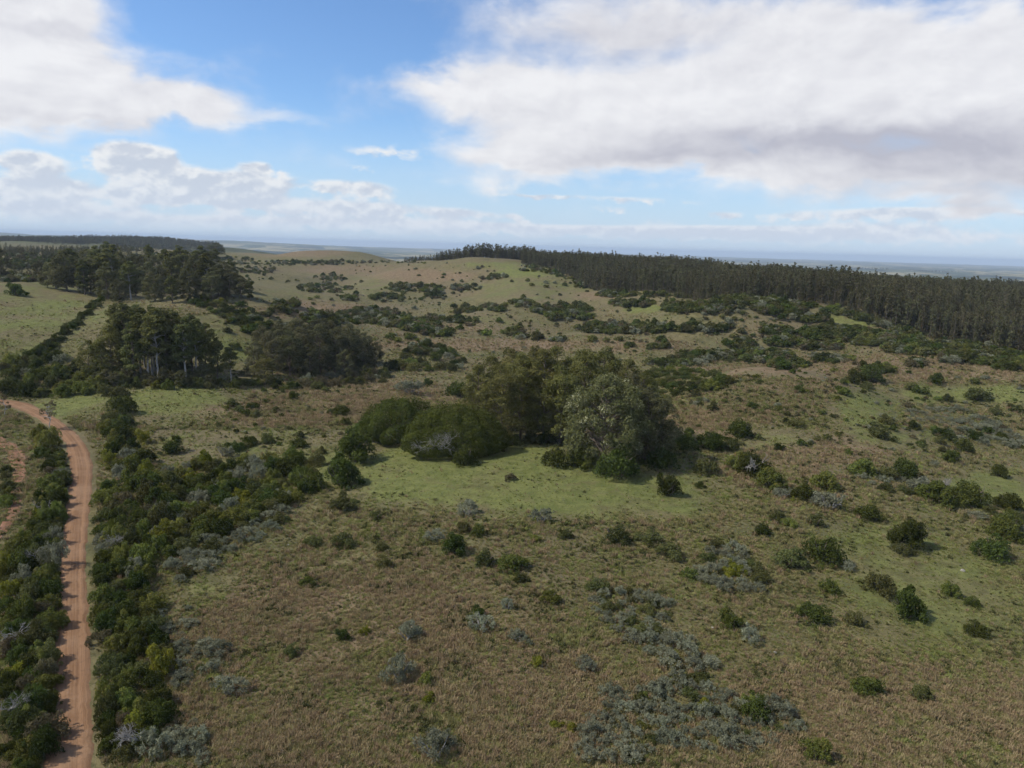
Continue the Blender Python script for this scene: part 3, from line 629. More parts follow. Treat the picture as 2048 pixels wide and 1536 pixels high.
# ---- shrubs told apart one by one
LIST = """G 1341 998 60 standing alone at right end of the green meadow
G 1400 978 20 tiny, right of the round meadow shrub
B 1022 964 28 small, alone in the middle of the green meadow
S 1085 1050 52 dark and round, just below the meadow's middle
S 933 1036 52 dark and round, below the wide dome tree
O 929 1070 40 half hidden behind the large round shrub below the meadow
G 957 1076 36 small, touching right of the olive one above the largest round shrub
G 906 1118 66 largest round one on the slope below the meadow
S 868 1086 40 low, left of the largest round shrub on the slope
O 972 1136 46 right and below the largest round shrub
M 1022 1148 62 with yellow leaf tips, third right of the largest round shrub
O 1043 1170 34 small, directly below the yellow-tipped bush
M 1072 1086 24 tiny, below the dark round grey shrub
O 1132 1080 34 low, right below the dark round grey shrub
O 1234 1096 58 left of a pair on the slope below the pale tree
O 1302 1093 50 right of a pair on the slope below the pale tree
O 1345 1122 54 above left of the large grey thicket
M 1378 1162 36 touching the left side of the large grey thicket
G 1240 964 94 wide and domed, in front of the pale eucalyptus
G 1112 938 60 left half of the dark pair under the pale eucalyptus
G 1160 940 66 right half of the dark pair under the pale eucalyptus
G 1325 942 72 right of the domed bush at the pale tree's foot
G 928 936 60 at the right foot of the wide dome tree
G 985 905 52 between the dome tree and the central grove
G 1025 892 38 in the shade below the central grove
O 1062 888 44 in the gap under the central grove, left of two
G 1092 890 40 in the gap under the central grove, right of two
O 1415 952 56 low, right of the pale tree's foot
G 1510 958 80 large, with bare pale limbs, right of the meadow
M 1478 945 50 touching left of the shrub with bare pale limbs
G 1370 905 62 first of the dark row right of the central grove
G 1425 906 58 second of the dark row right of the central grove
O 1465 905 42 last of the dark row right of the central grove
G 1487 880 56 upper, above the row right of the central grove
M 1556 985 62 left of the trio below the bare-limbed shrub
G 1612 1005 52 middle of the trio below the bare-limbed shrub
M 1662 985 60 right of the trio below the bare-limbed shrub
S 1572 1000 36 at the foot of the trio right of the meadow
S 1672 1027 64 low and wide, below the trio right of the meadow
Y 1590 1006 16 bright dot at the foot of the trio
G 1745 1046 52 alone right of the wide grey shrub
G 1530 1076 42 alone above the large two-part shrub
O 1562 1046 34 above the small round shrub near the trio
M 1582 1058 34 next right of the olive one above the two-part shrub
O 1640 1058 40 low, above right of the two-part shrub
O 1588 1146 74 left part of the large two-part shrub right of the grey thicket
G 1655 1138 86 right part of the large two-part shrub right of the grey thicket
S 1702 1145 34 small, at right foot of the two-part shrub
G 1836 1106 82 large upper right one with a smaller one before it
O 1814 1114 46 smaller, leaning against the large upper right shrub
G 2003 1128 76 near the right edge, level with the two-part shrub
G 2030 1026 56 cut by right edge, upper of two
M 2032 1086 72 cut by right edge, lower of two
O 1772 1196 72 upper left of the group of three on the right slope
G 1828 1248 80 lower middle of the group of three on the right slope
M 1912 1198 42 yellowish, of the small pair on the right slope
G 1950 1217 32 darker one of the small pair on the right slope
G 1963 1278 44 alone, lowest dark one near the right edge
G 1640 1252 66 lower left, leftmost of a row on the right slope
O 1715 1258 52 second of the row on the right slope
M 1664 1192 46 below the large two-part shrub
M 1742 1398 60 lower right slope, left of two
O 1851 1408 50 lower right slope, right of two
M 1468 1262 50 below the large grey thicket
S 1505 1292 52 bright, touching the bush below the grey thicket
G 1520 1450 66 tall, rising out of the big grey thicket at bottom
M 1498 1425 40 lighter one on the left of the tall shrub in the grey thicket
Y 1410 1432 36 inside the big grey thicket at bottom
Y 1368 1452 18 tiny, bright in the big grey thicket at bottom
M 1640 1534 62 at the bottom edge right of the big grey thicket
G 1718 772 44 left end of the dark group by the faint path
G 1752 770 52 main one of the dark group by the faint path
O 1738 782 28 low front one of the dark group by the faint path
G 1878 772 32 alone on the pale flat field at right
M 1828 782 22 rounded light green, on the pale flat field
G 1853 788 14 tiny dot on the pale flat field
O 1965 806 50 low and wide, on the pale flat field near right edge
O 1898 805 24 small, left of the low wide one near right edge
M 1735 956 58 left end of the long bushy strip at right
O 1778 962 52 middle of the long bushy strip at right
G 1824 964 62 right end of the long bushy strip at right
M 1892 1016 80 left one of the big bushy pair near right edge
G 1952 1020 82 right one of the big bushy pair near right edge
S 1850 985 50 between the bushy strip and the big bushy pair
G 2008 957 40 alone on the pale slope near the right edge
G 1912 930 36 lower of two stacked on the right slope
G 1936 907 38 upper of two stacked on the right slope
O 1890 908 22 small, left of two stacked on the right slope
O 1902 886 32 above the stacked two on the right slope
G 1955 884 32 dark, in the grey patch near right edge
G 2010 882 28 dark, right part of the grey patch near right edge
S 1872 935 22 small, below the stacked two
M 1700 910 18 tiny, alone below the faint path
G 703 932 92 tall, at the left end of the meadow below the dome trees
G 676 980 86 large, front one at left end of the meadow
G 612 986 66 left of the large front shrub at meadow's left end
G 594 897 34 alone on the grass left of the dome trees
O 638 910 28 small, next to the lone one left of the dome trees
O 680 1030 60 alone below the meadow's left end
O 706 1010 22 small, touching above the lone olive one below the meadow's left end
O 752 1042 30 small, right of the lone olive one
O 684 1097 44 middle of three on the left slope
O 622 1097 42 left of three on the left slope
O 760 1107 36 right of three on the left slope
O 768 1140 38 below the right one of three on the left slope
M 613 1177 36 lower left slope, alone in brown grass
G 683 1287 36 dark, alone in the brown grass at lower left
Y 728 1272 26 with yellow flowers, right of the dark one in brown grass
S 810 1292 62 upper of two in the brown grass
S 793 1372 76 lower of two in the brown grass
M 850 1372 34 touching right of the lower grey one in brown grass
Y 857 1412 30 below the lower grey one in brown grass
S 865 1536 92 big, at the bottom edge in the middle left
G 866 1494 22 small green one growing out of the big bottom grey shrub
S 960 1268 54 under a small dark bush in the middle foreground
G 955 1236 28 bright, just above the grey one in the middle foreground
S 1015 1225 38 pale, right of the bright one in the middle foreground
S 1035 1292 44 low, right of the pair in the middle foreground
Y 1077 1337 34 alone in the middle foreground grass
Y 1108 1462 28 left of two yellow dots near the bottom
Y 1143 1472 36 right of two yellow dots near the bottom
M 1100 1212 42 upright, in the middle of the foreground slope
O 1197 1187 48 above the grey strip in the middle foreground
S 1175 1352 52 alone, left of the long grey strip
O 575 1317 36 small dark, in brown grass near the left thicket
S 450 1402 62 bluish, alone at lower left beside the thicket
O 432 856 20 tiny, alone on the reddish field at left
G 585 800 22 small, alone on the reddish field below the rounded wood
M 690 852 24 tall thin, left of the dome trees
G 722 868 40 low, at the left foot of the dome trees
S 442 916 40 dusty, in the grass right of the road thicket
G 470 905 32 behind the dusty grey one right of the road thicket
O 530 888 34 in the grass between road thicket and dome trees
G 335 910 44 isolated right edge of the roadside row
G 22 592 40 oval, alone on the left green meadow
G 855 772 20 upright, alone on the dark grass behind the dome trees
G 915 795 46 low, behind the dome trees at the grove's left
S 815 790 50 low, behind the dome trees on reddish grass""".split('\n')
seen = set()
for ln in LIST:
    k, px, py, w, rest = ln.split(' ', 4)
    lab = KN[k] + ', ' + rest if rest.split()[0] in ('small,', 'tiny,', 'low,', 'dark', 'largest', 'wide', 'large,', 'tall,', 'alone', 'bright,', 'upper,', 'smaller,', 'half', 'with', 'bright', 'yellowish,', 'rounded', 'pale,', 'upright,', 'oval,', 'dusty,', 'bluish,', 'big,', 'dark,') else KN[k] + ', ' + rest
    px, py, w = float(px), float(py), float(w)
    o = put_shrub(k, px, py, w, lab, parts=w >= 30, hf={'G': 1.15, 'O': 1.1, 'S': 1.05}.get(k, 1.1))
    if rest.startswith('large, with bare pale limbs'):
        new_obj('bare_limb', branch_mesh(9, 1.1, 5, 2, BK_PALE, .02), o, (-.35, -.45, .45))

# ---- thickets: (zone, label, group, cat, [(kind, weight)], width range px, count, polygon)
def in_poly(x, y, P):
    c = False; j = len(P) - 1
    for i in range(len(P)):
        xi, yi = P[i]; xj, yj = P[j]
        if (yi > y) != (yj > y) and x < (xj - xi) * (y - yi) / (yj - yi) + xi: c = not c
        j = i
    return c
def pick(kw):
    t = ri.random() * sum(w for _, w in kw)
    for k, w in kw:
        t -= w
        if t <= 0: return k
    return kw[0][0]
taken = []
def thicket(label, group, kw, w0, w1, n, poly, sep=.42, hf=(.9, 1.3), names=None, near=True):
    xs = [p[0] for p in poly]; ys = [p[1] for p in poly]; got = 0; tries = 0; mine = []
    while got < n and tries < n * 40:
        tries += 1; x = ri.uniform(min(xs), max(xs)); y = ri.uniform(min(ys), max(ys))
        if not in_poly(x, y, poly): continue
        w = ri.uniform(w0, w1) * (.75 + .5 * (y - min(ys)) / (max(ys) - min(ys) + 1))
        if any((x - a) ** 2 + ((y - b) * 1.7) ** 2 < (sep * (w + c)) ** 2 for a, b, c in mine): continue
        mine.append((x, y, w)); got += 1; k = pick(kw)
        third = '' if n < 40 else ((', far part', ', middle part', ', near part') if max(ys) - min(ys) > .6 * (max(xs) - min(xs)) else (', left part', ', middle part', ', right part'))[min(2, int(3 * ((y - min(ys)) / (max(ys) - min(ys)) if max(ys) - min(ys) > .6 * (max(xs) - min(xs)) else (x - min(xs)) / (max(xs) - min(xs)))))]
        put_shrub(k, x, y, w, (label + third).replace('KIND', {'G': 'dark green', 'O': 'olive', 'M': 'mid-green', 'S': 'silvery grey', 'Y': 'yellow-green', 'B': 'rusty brown'}[k]), group, hf=ri.uniform(*hf))
    return mine
LKW = [('M', 5), ('G', 3.5), ('O', 3.4), ('S', .8), ('Y', .7), ('B', .9)]
thicket('KIND bush in the dense roadside thicket left of the dirt road', 'thicket left of the dirt road', LKW, 34, 66, 130, [(0, 1536), (74, 1536), (88, 1350), (94, 1180), (104, 1060), (116, 985), (114, 940), (104, 905), (84, 888), (62, 880), (72, 910), (84, 950), (72, 1010), (56, 1070), (0, 1125)], .30, (1.2, 1.8))
_seg = np.concatenate([[0], np.cumsum(np.hypot(*np.diff(road_S[:, :2], axis=0).T))])
for _t in np.arange(20, _seg[-1] - 5, 1.7):                    # close row on the left verge
    i = int(np.clip(np.searchsorted(_seg, _t), 1, len(road_S) - 2)); f_ = (_t - _seg[i - 1]) / (_seg[i] - _seg[i - 1])
    x, y, hw = road_S[i - 1] * (1 - f_) + road_S[i] * f_; d = road_S[i + 1][:2] - road_S[i - 1][:2]; d /= np.linalg.norm(d)
    if y < 60 or y > 190: continue
    off = hw + ri.uniform(1.3, 2.2); k = pick([('G', 3), ('M', 3), ('O', 2)])
    put_shrub(k, 0, 0, 0, {'G': 'dark green', 'M': 'mid-green', 'O': 'olive'}[k] + ' bush in the close row on the left verge of the road', 'row on the left road verge', world=(x - d[1] * off, y + d[0] * off), wm=ri.uniform(2.6, 4.2), hf=ri.uniform(.9, 1.5))
thicket('KIND bush at the left picture edge beyond the red-earth track', 'bushes left of the red-earth track', [('G', 3), ('M', 3), ('O', 2)], 22, 34, 6, [(0, 940), (6, 945), (10, 980), (4, 1020), (0, 1030)], .3, (1, 1.4))
thicket('KIND bush in the dense belt right of the dirt road', 'belt right of the dirt road', LKW, 36, 66, 110, [(204, 1536), (300, 1536), (312, 1400), (300, 1280), (290, 1160), (330, 1050), (290, 960), (275, 880), (240, 840), (225, 815), (205, 850), (216, 900), (206, 960), (196, 1030), (190, 1110), (194, 1200), (200, 1330)], .30, (1.1, 1.6))
thicket('KIND bush in the wide thicket between road belt and meadow', 'wide thicket left of the meadow', [('M', 4), ('O', 3.5), ('G', 3), ('S', 1), ('Y', .4)], 34, 60, 105, [(300, 960), (400, 935), (500, 930), (590, 925), (640, 935), (600, 1000), (540, 1030), (480, 1065), (400, 1090), (310, 1130), (300, 1050)], .28, (1.0, 1.5))
thicket('KIND shrub along the lower edge of the wide thicket', 'grey shrubs below the wide thicket', [('S', 4), ('O', 1.5)], 22, 50, 26, [(320, 1150), (400, 1090), (480, 1060), (570, 1020), (580, 1045), (500, 1090), (430, 1125), (360, 1180)], .3, (.8, 1.1))
thicket('KIND shrub beside the road belt at lower left', 'grey shrubs beside the road belt', [('S', 6), ('O', 1.4)], 26, 58, 24, [(280, 1240), (370, 1215), (390, 1290), (440, 1310), (420, 1350), (360, 1390), (310, 1360), (275, 1310)], .3, (.8, 1.1))
thicket('KIND shrub in the clump at the bottom edge, lower left', 'grey clump at lower left', [('S', 1)], 30, 58, 8, [(335, 1460), (395, 1450), (400, 1536), (345, 1536)], .3, (.8, 1.1))
thicket('KIND shrub in the big thicket at bottom right of centre', 'big grey thicket at the bottom', [('S', 9), ('O', 1.0), ('M', .4)], 24, 58, 105, [(1190, 1400), (1300, 1380), (1400, 1370), (1480, 1410), (1600, 1420), (1610, 1470), (1540, 1500), (1440, 1515), (1330, 1500), (1240, 1536), (1170, 1536), (1180, 1470)], .30, (.7, 1.15))
thicket('KIND shrub in the strip running down to the big bottom thicket', 'grey strip in the middle foreground', [('S', 7), ('O', 1.4)], 24, 52, 42, [(1170, 1200), (1290, 1190), (1350, 1210), (1330, 1260), (1370, 1300), (1430, 1350), (1420, 1385), (1350, 1375), (1330, 1330), (1270, 1290), (1220, 1260)], .32, (.7, 1.1))
thicket('olive bush inside the strip running down to the big bottom thicket', 'olive bushes in the grey strip', [('O', 1)], 26, 44, 9, [(1190, 1195), (1340, 1190), (1330, 1260), (1410, 1340), (1330, 1330), (1220, 1250)], .3, (.8, 1.05))
thicket('KIND shrub of the large round thicket right of centre', 'large round grey thicket', [('S', 5), ('O', 1)], 24, 50, 26, [(1405, 1115), (1440, 1095), (1490, 1100), (1510, 1140), (1540, 1170), (1520, 1190), (1440, 1190), (1400, 1165)], .3, (.85, 1.15))
thicket('yellow-green bush inside the large round grey thicket', 'yellow bushes in the round grey thicket', [('Y', 1)], 24, 34, 4, [(1430, 1130), (1500, 1130), (1500, 1165), (1450, 1160)], .3, (1, 1.2))
thicket('low silvery shrub in the grey patch beyond the faint path', 'grey patch near the right edge', [('S', 1)], 18, 34, 46, [(1815, 830), (1860, 818), (1930, 822), (1990, 850), (2048, 880), (2048, 905), (1960, 890), (1900, 855), (1830, 850)], .3, (.7, .9))
thicket('KIND bush mixed into the bushy strip at right', 'mixed bushes at right', [('S', 4), ('O', 2)], 24, 40, 16, [(1700, 940), (1860, 960), (1850, 1000), (1990, 1030), (1960, 1050), (1850, 1010), (1760, 985)], .3, (.7, 1))
thicket('KIND bush at the right picture edge below the big bushy pair', 'bushes at the right edge', [('O', 2), ('S', 1), ('M', 1)], 30, 50, 9, [(2000, 1040), (2048, 1030), (2048, 1075), (2010, 1075)], .3, (.8, 1))
thicket('KIND bush of the thicket left of the tall front grove', 'thicket at the foot of the left front grove', [('M', 3), ('O', 3), ('G', 3), ('S', 1)], 26, 44, 60, [(0, 735), (80, 712), (150, 730), (215, 760), (260, 775), (240, 800), (120, 800), (0, 795)], .32, (1.0, 1.4))
thicket('KIND bush in front of the trunks of the tall front grove', 'bushes before the left front grove', [('M', 3), ('O', 3), ('G', 2)], 18, 32, 34, [(240, 768), (480, 768), (640, 772), (640, 780), (460, 780), (250, 782)], .3, (1.0, 1.5))
thicket('KIND bush at the foot of the rounded dark wood', 'bushes at the foot of the rounded wood', [('S', 2), ('O', 3), ('B', 2)], 20, 34, 22, [(600, 762), (770, 748), (770, 768), (700, 775), (600, 776)], .3, (1.0, 1.5))
thicket('KIND bush in the hedge along the left meadow fence line', 'hedge along the left meadow', [('G', 3), ('O', 2)], 15, 22, 34, [(62, 712), (100, 682), (135, 652), (165, 625), (195, 598), (212, 598), (178, 630), (145, 662), (112, 690), (78, 718)], .26, (.9, 1.3))
thicket('KIND bush in the hedge slanting down right of the upper wood', 'hedge right of the upper wood', [('G', 3), ('O', 2), ('M', 1)], 20, 30, 36, [(372, 600), (410, 598), (470, 622), (540, 655), (560, 685), (530, 690), (490, 668), (440, 635), (380, 612)], .28, (.8, 1.1))
thicket('KIND bush in the thicket behind the left of the central grove', 'thicket behind the central grove', [('G', 3), ('O', 3), ('M', 1), ('S', 1)], 20, 36, 44, [(780, 745), (800, 710), (850, 690), (920, 715), (930, 742), (850, 748)], .3, (.8, 1.2))
thicket('KIND bush in the thicket behind the right of the central grove', 'thicket right behind the central grove', [('G', 3), ('O', 3), ('M', 2)], 22, 38, 50, [(1290, 745), (1400, 745), (1470, 765), (1450, 785), (1380, 790), (1330, 810), (1300, 790)], .3, (.8, 1.2))

BARE = [branch_mesh(200 + i, 2.6, 7, 3, BK_GREY, .06, 1.1) for i in range(3)]
for i, (px, py, w, lab) in enumerate([(28, 1290, 1.1, 'leafless grey bush in the left thicket, uppermost of two by the picture edge'), (22, 1440, 1.2, 'leafless grey bush low in the left thicket near the bottom corner'), (66, 1135, 1.2, 'leafless grey bush in the left thicket beside the straight road'),
                         (88, 1030, 1.0, 'leafless grey bush in the left thicket just below the road bend'), (228, 1100, 1.0, 'leafless grey bush in the right road belt, far one of two'), (280, 1500, 1.1, 'leafless grey bush in the right road belt, near one of two'), (440, 985, 1.0, 'leafless pale bush in the middle of the wide thicket'), (1880, 985, 1.3, 'leafless pale bush on top of the big bushy pair near right edge')]):
    x, y, z = hit(px, py); o = new_obj('bare_bush', BARE[i % 3], None, (x, y, z + 1.3), ri.uniform(-.5, .5), w * 1.15); tag(o, lab, 'bush')
def stone(seed):
    r = np.random.default_rng(seed); v = sph(14, r); import bmesh
    bm = bmesh.new()
    for p in v: bm.verts.new((p[0] * r.uniform(.8, 1.2), p[1] * .8, p[2] * .55))
    bmesh.ops.convex_hull(bm, input=bm.verts); me = bpy.data.meshes.new('stone'); bm.to_mesh(me); bm.free(); me.materials.append(STONE); return me
STONE = bark_mat('pale_stone', (.34, .31, .26), (.24, .22, .18), 3)
for i, (px, py, w, lab) in enumerate([(468, 853, .5, 'pale stone on the reddish field right of the tiny lone shrub'), (1995, 945, .6, 'pale stone beside the lone shrub near the right edge'), (1425, 1257, .35, 'small pale stone left of the bush below the grey thicket'), (1550, 1306, .35, 'small pale stone right of the bright grey shrub'), (1925, 1142, .6, 'flat pale stone on the grass left of the right-edge shrub'), (775, 957, .35, 'small pale stone at left end of the meadow'), (1065, 1307, .3, 'small pale stone above the lone yellow bush'), (575, 1090, .4, 'small pale stone left of the three slope shrubs')]):
    x, y, z = hit(px, py); tag(new_obj('stone', stone(i), None, (x, y, z + .08), ri.uniform(0, 6), w), lab, 'stone')
FOOTPX = [(1045, 530), (1085, 536), (1140, 557), (1210, 584), (1340, 592), (1500, 598), (1620, 608), (1740, 642), (1830, 668), (1960, 694), (2048, 708)]
# ------------------------------------------------------------------ valley bushes: the largest are things, the rest a mass
ZON = [(650, 577, 55, 10), (663, 557, 32, 6), (515, 542, 36, 7), (590, 527, 130, 5), (572, 612, 28, 7), (775, 597, 40, 8), (700, 597, 22, 5), (830, 577, 60, 8), (690, 640, 90, 10), (800, 645, 60, 11), (840, 657, 40, 8), (740, 627, 70, 8), (625, 635, 25, 6), (870, 592, 22, 7), (930, 577, 32, 6), (985, 556, 35, 4),
       (925, 622, 26, 8), (985, 617, 32, 7), (1045, 608, 26, 8), (1125, 622, 60, 10), (1140, 635, 50, 7), (862, 642, 26, 8), (912, 642, 24, 6), (1025, 667, 20, 5), (970, 669, 9, 4), (1045, 677, 11, 3), (1075, 679, 11, 3), (1120, 682, 18, 3), (1205, 658, 55, 10), (875, 668, 30, 6), (1060, 541, 26, 2), (1100, 546, 20, 3), (1175, 572, 30, 6), (1230, 590, 40, 5),
       (1265, 608, 48, 7), (1400, 618, 85, 9), (1500, 603, 65, 8), (1560, 618, 55, 15), (1250, 660, 55, 9), (1305, 660, 28, 8), (1395, 660, 60, 6), (1315, 695, 20, 4), (1440, 715, 80, 8), (1360, 727, 65, 7), (1525, 715, 65, 12), (1580, 732, 45, 6), (1555, 665, 30, 8), (1565, 685, 35, 8),
       (1670, 668, 75, 14), (1760, 680, 85, 12), (1860, 700, 95, 11), (1965, 720, 85, 11), (2030, 735, 30, 8), (1640, 695, 45, 6), (1752, 742, 30, 5), (1832, 730, 18, 6), (1660, 722, 45, 5), (60, 525, 70, 16), (150, 510, 60, 8), (40, 560, 50, 6), (330, 512, 70, 6), (450, 520, 60, 5), (250, 498, 90, 4), (200, 520, 120, 8), (700, 525, 160, 3), (1620, 640, 35, 6), (1480, 690, 30, 5)]
vb = []
rv = random.Random(5)
for cx, cy, rx, ry in ZON:
    n = int(rx * ry / 5.5) + 3
    for _ in range(n):
        a = rv.uniform(0, 6.283); rr = math.sqrt(rv.random()) ; x = cx + rx * rr * math.cos(a); y = cy + ry * rr * math.sin(a)
        h = hit(x, y)
        if h is None: continue
        w = min(8.5, max(2.2, rv.lognormvariate(math.log(4.6), .4))); vb.append((*h, w, w / depth(*h)))
for _ in range(6500):                                  # scattered over the slopes
    x = rv.uniform(450, 2048); y = rv.uniform(525, 900)
    if math.sin(x * .021 + 1.3 * math.sin(y * .05)) * math.sin(y * .07 + x * .008) < rv.uniform(-.5, .9): continue
    if y < 525 + max(0, (x - 1000)) * .17 or (760 < y and 700 < x < 1360): continue
    h = hit(x, y)
    if h is None: continue
    w = min(6.5, rv.lognormvariate(math.log(1.55), .6) * (1 if y > 700 else 1.6)); vb.append((*h, w, w / depth(*h)))
for _ in range(420):                                   # untidy fringe along the plantation foot
    k_ = rv.random() * (len(FOOTPX) - 1.001); i_ = int(k_); f_ = k_ - i_
    h = hit(FOOTPX[i_][0] * (1 - f_) + FOOTPX[i_ + 1][0] * f_ + rv.gauss(0, 5), FOOTPX[i_][1] * (1 - f_) + FOOTPX[i_ + 1][1] * f_ + rv.gauss(1.5, 3))
    if h: w = rv.lognormvariate(math.log(3.4), .45); vb.append((*h, w, w / depth(*h)))
vb.sort(key=lambda t: -t[4])
VK = [('G', 4), ('O', 4), ('M', 1.2), ('S', 1.2), ('B', .8)]
for x, y, z, w, _ in vb[:290]:
    k = pick(VK)
    o = put_shrub(k, 0, 0, 0, {'G': 'dark green', 'O': 'olive', 'M': 'mid-green', 'S': 'grey', 'B': 'brownish'}[k] + ' bush among the scrub on the valley slopes, ' + ('left of the grove' if x / y < -.08 else 'behind the grove' if x / y < .22 else 'right of the grove' if x / y < .48 else 'below the plantation'), 'bushes of the valley', name='valley_bush', cat='bush', world=(x, y), wm=w, hf=ri.uniform(.75, 1.15))

# instanced masses -------------------------------------------------
def lib(name, objs):
    c = bpy.data.collections.new(name)
    for o in objs: c.objects.link(o)
    return c
def scatter(name, pts, scl, rot, idx, coll, label, cat):
    n = len(pts); me = bpy.data.meshes.new(name); me.vertices.add(n); me.vertices.foreach_set('co', np.asarray(pts, np.float32).ravel())
    a = me.attributes.new('scl', 'FLOAT_VECTOR', 'POINT'); a.data.foreach_set('vector', np.asarray(scl, np.float32).ravel())
    a = me.attributes.new('rot', 'FLOAT_VECTOR', 'POINT'); a.data.foreach_set('vector', np.asarray(rot, np.float32).ravel())
    a = me.attributes.new('pick', 'INT', 'POINT'); a.data.foreach_set('value', np.asarray(idx, np.int32))
    o = new_obj(name, me); g = bpy.data.node_groups.new(name, 'GeometryNodeTree')
    g.interface.new_socket('Geometry', in_out='INPUT', socket_type='NodeSocketGeometry'); g.interface.new_socket('Geometry', in_out='OUTPUT', socket_type='NodeSocketGeometry')
    gi = g.nodes.new('NodeGroupInput'); go = g.nodes.new('NodeGroupOutput'); ip = g.nodes.new('GeometryNodeInstanceOnPoints'); ci = g.nodes.new('GeometryNodeCollectionInfo')
    ci.inputs['Collection'].default_value = coll; ci.inputs['Separate Children'].default_value = True; ci.inputs['Reset Children'].default_value = True
    def attr(nm, t):
        nd = g.nodes.new('GeometryNodeInputNamedAttribute'); nd.data_type = t; nd.inputs[0].default_value = nm; return nd.outputs['Attribute']
    L = g.links.new; L(gi.outputs[0], ip.inputs['Points']); L(ci.outputs[0], ip.inputs['Instance']); ip.inputs['Pick Instance'].default_value = True
    L(attr('pick', 'INT'), ip.inputs['Instance Index']); L(attr('rot', 'FLOAT_VECTOR'), ip.inputs['Rotation']); L(attr('scl', 'FLOAT_VECTOR'), ip.inputs['Scale']); L(ip.outputs[0], go.inputs[0])
    md = o.modifiers.new('scatter', 'NODES'); md.node_group = g
    return tag(o, label, cat, None, 'stuff')

def low_shrub(kind, seed):
    r = np.random.default_rng(seed); nc = 12; a = r.uniform(0, 6.283, nc); u = r.uniform(.05, 1, nc); rr = np.sqrt(1 - u ** 2) * .72
    c = np.stack([rr * np.cos(a), rr * np.sin(a), .25 + .75 * u], 1)
    v, f, t = leaves(np.concatenate([c, [[0, 0, .4]]]), np.append(r.uniform(.28, .45, nc), .6), 320, .17, r, .55, .6, .6); v[:, 2] = np.maximum(v[:, 2], 0)
    return mesh_np('bush_' + kind, v, f, LM[kind], tint=t)
bush_lib = lib('bush_kinds', [new_obj('b%d_' % i + k, low_shrub(k, 300 + i), link=False) for i, k in enumerate(['G', 'O', 'G', 'O', 'M', 'S', 'B', 'O'])])
rest = vb[290:]
P_ = np.array([(x, y, z - .1) for x, y, z, w, _ in rest]); w_ = np.array([w for *_, w, _ in rest]) / 2
scatter('valley_scrub', P_, np.stack([w_, w_, w_ * rng.uniform(.7, 1.1, len(w_))], 1), np.stack([0 * w_, 0 * w_, rng.uniform(0, 6.28, len(w_))], 1), rng.integers(0, 8, len(w_)), bush_lib, 'smaller bushes of the valley scrub', 'scrub')

# ------------------------------------------------------------------ plantation
def plant_meshes(seed, nleaf=520):
    r = np.random.default_rng(seed); h = 22; nc = 30
    u = np.sort(r.random(nc) ** .9); z = 1.8 + (h - 2.5) * u; prof = 2.3 * (1 - u) ** .55 + .35; a = r.uniform(0, 6.283, nc); d = prof * np.sqrt(r.uniform(.1, .9, nc))
    c = np.stack([d * np.cos(a), d * np.sin(a), z], 1); rd = .6 + .8 * (1 - u) * r.uniform(.6, 1.1, nc)
    v, f, t = leaves(c, np.stack([rd, rd, rd * 1.15], 1), nleaf, .47, r, .5, .7, .4)
    crown = mesh_np('plantation_crown', v, f, LM['P'], tint=t)
    v, f = tube([(0, 0, -.5), (r.normal() * .1, r.normal() * .1, h * .5), (0, 0, h * .93)], [.2, .15, .04], 5)
    return crown, mesh_np('plantation_trunk', v, f, BK_BROWN, True)
PM = [plant_meshes(500 + i) for i in range(8)]
foot = [hit(*p) for p in FOOTPX]
foot = [(a[0], a[1]) for a in foot]
ex = np.array(foot[-1]) - np.array(foot[-2]); ex /= np.linalg.norm(ex)
foot.append((foot[-1][0] + ex[0] * 120, foot[-1][1] + ex[1] * 120 - 20))
back = [(700, 480), (760, 800), (560, 1100), (250, 1250), (60, 1180), (10, 1050)]
poly = foot + back
bx0, bx1 = min(p[0] for p in poly), max(p[0] for p in poly); by0, by1 = min(p[1] for p in poly), max(p[1] for p in poly)
trees = []
ang = .5; ca, sa = math.cos(ang), math.sin(ang)
for i in range(-260, 260):
    for j in range(-260, 260):
        lx, ly = i * 3.6, j * 5.2; x = 350 + lx * ca - ly * sa + rv.uniform(-1.0, 1.0); y = 750 + lx * sa + ly * ca + rv.uniform(-1.0, 1.0)
        if not (bx0 < x < bx1 and by0 < y < by1) or not in_poly(x, y, poly): continue
        if rv.random() < .07: continue
        dmin = min(math.hypot(x - (a[0] + (b[0] - a[0]) * t), y - (a[1] + (b[1] - a[1]) * t)) for a, b in zip(foot[:-1], foot[1:]) for t in (0, .25, .5, .75, 1))
        trees.append((x, y, dmin))
TX = np.array([t[0] for t in trees]); TY = np.array([t[1] for t in trees]); TD = np.array([t[2] for t in trees]); TZ = gz(TX, TY)
px_, py_, dz_ = proj(TX, TY, TZ + 18)
edge = np.where((TD < 14) & (px_ > 1000) & (px_ < 2060))[0]
edge = edge[np.argsort(dz_[edge])][:290]; es = set(edge.tolist())
PGR = 'front rows of the plantation'
for i in edge:
    s = ri.uniform(.72, 1.08) * (.8 if px_[i] < 1150 else .93); m = PM[ri.randrange(8)]
    e = new_obj('plantation_tree', None, None, (TX[i], TY[i], TZ[i] - .2), ri.uniform(0, 6.28), (s * 1.05, s * 1.05, s))
    new_obj('crown', m[0], e); new_obj('trunk', m[1], e)
    tag(e, 'slim straight tree in the front rows of the plantation, ' + ('far left end' if px_[i] < 1250 else 'left of its middle' if px_[i] < 1500 else 'right of its middle' if px_[i] < 1780 else 'near right end'), 'tree', PGR)
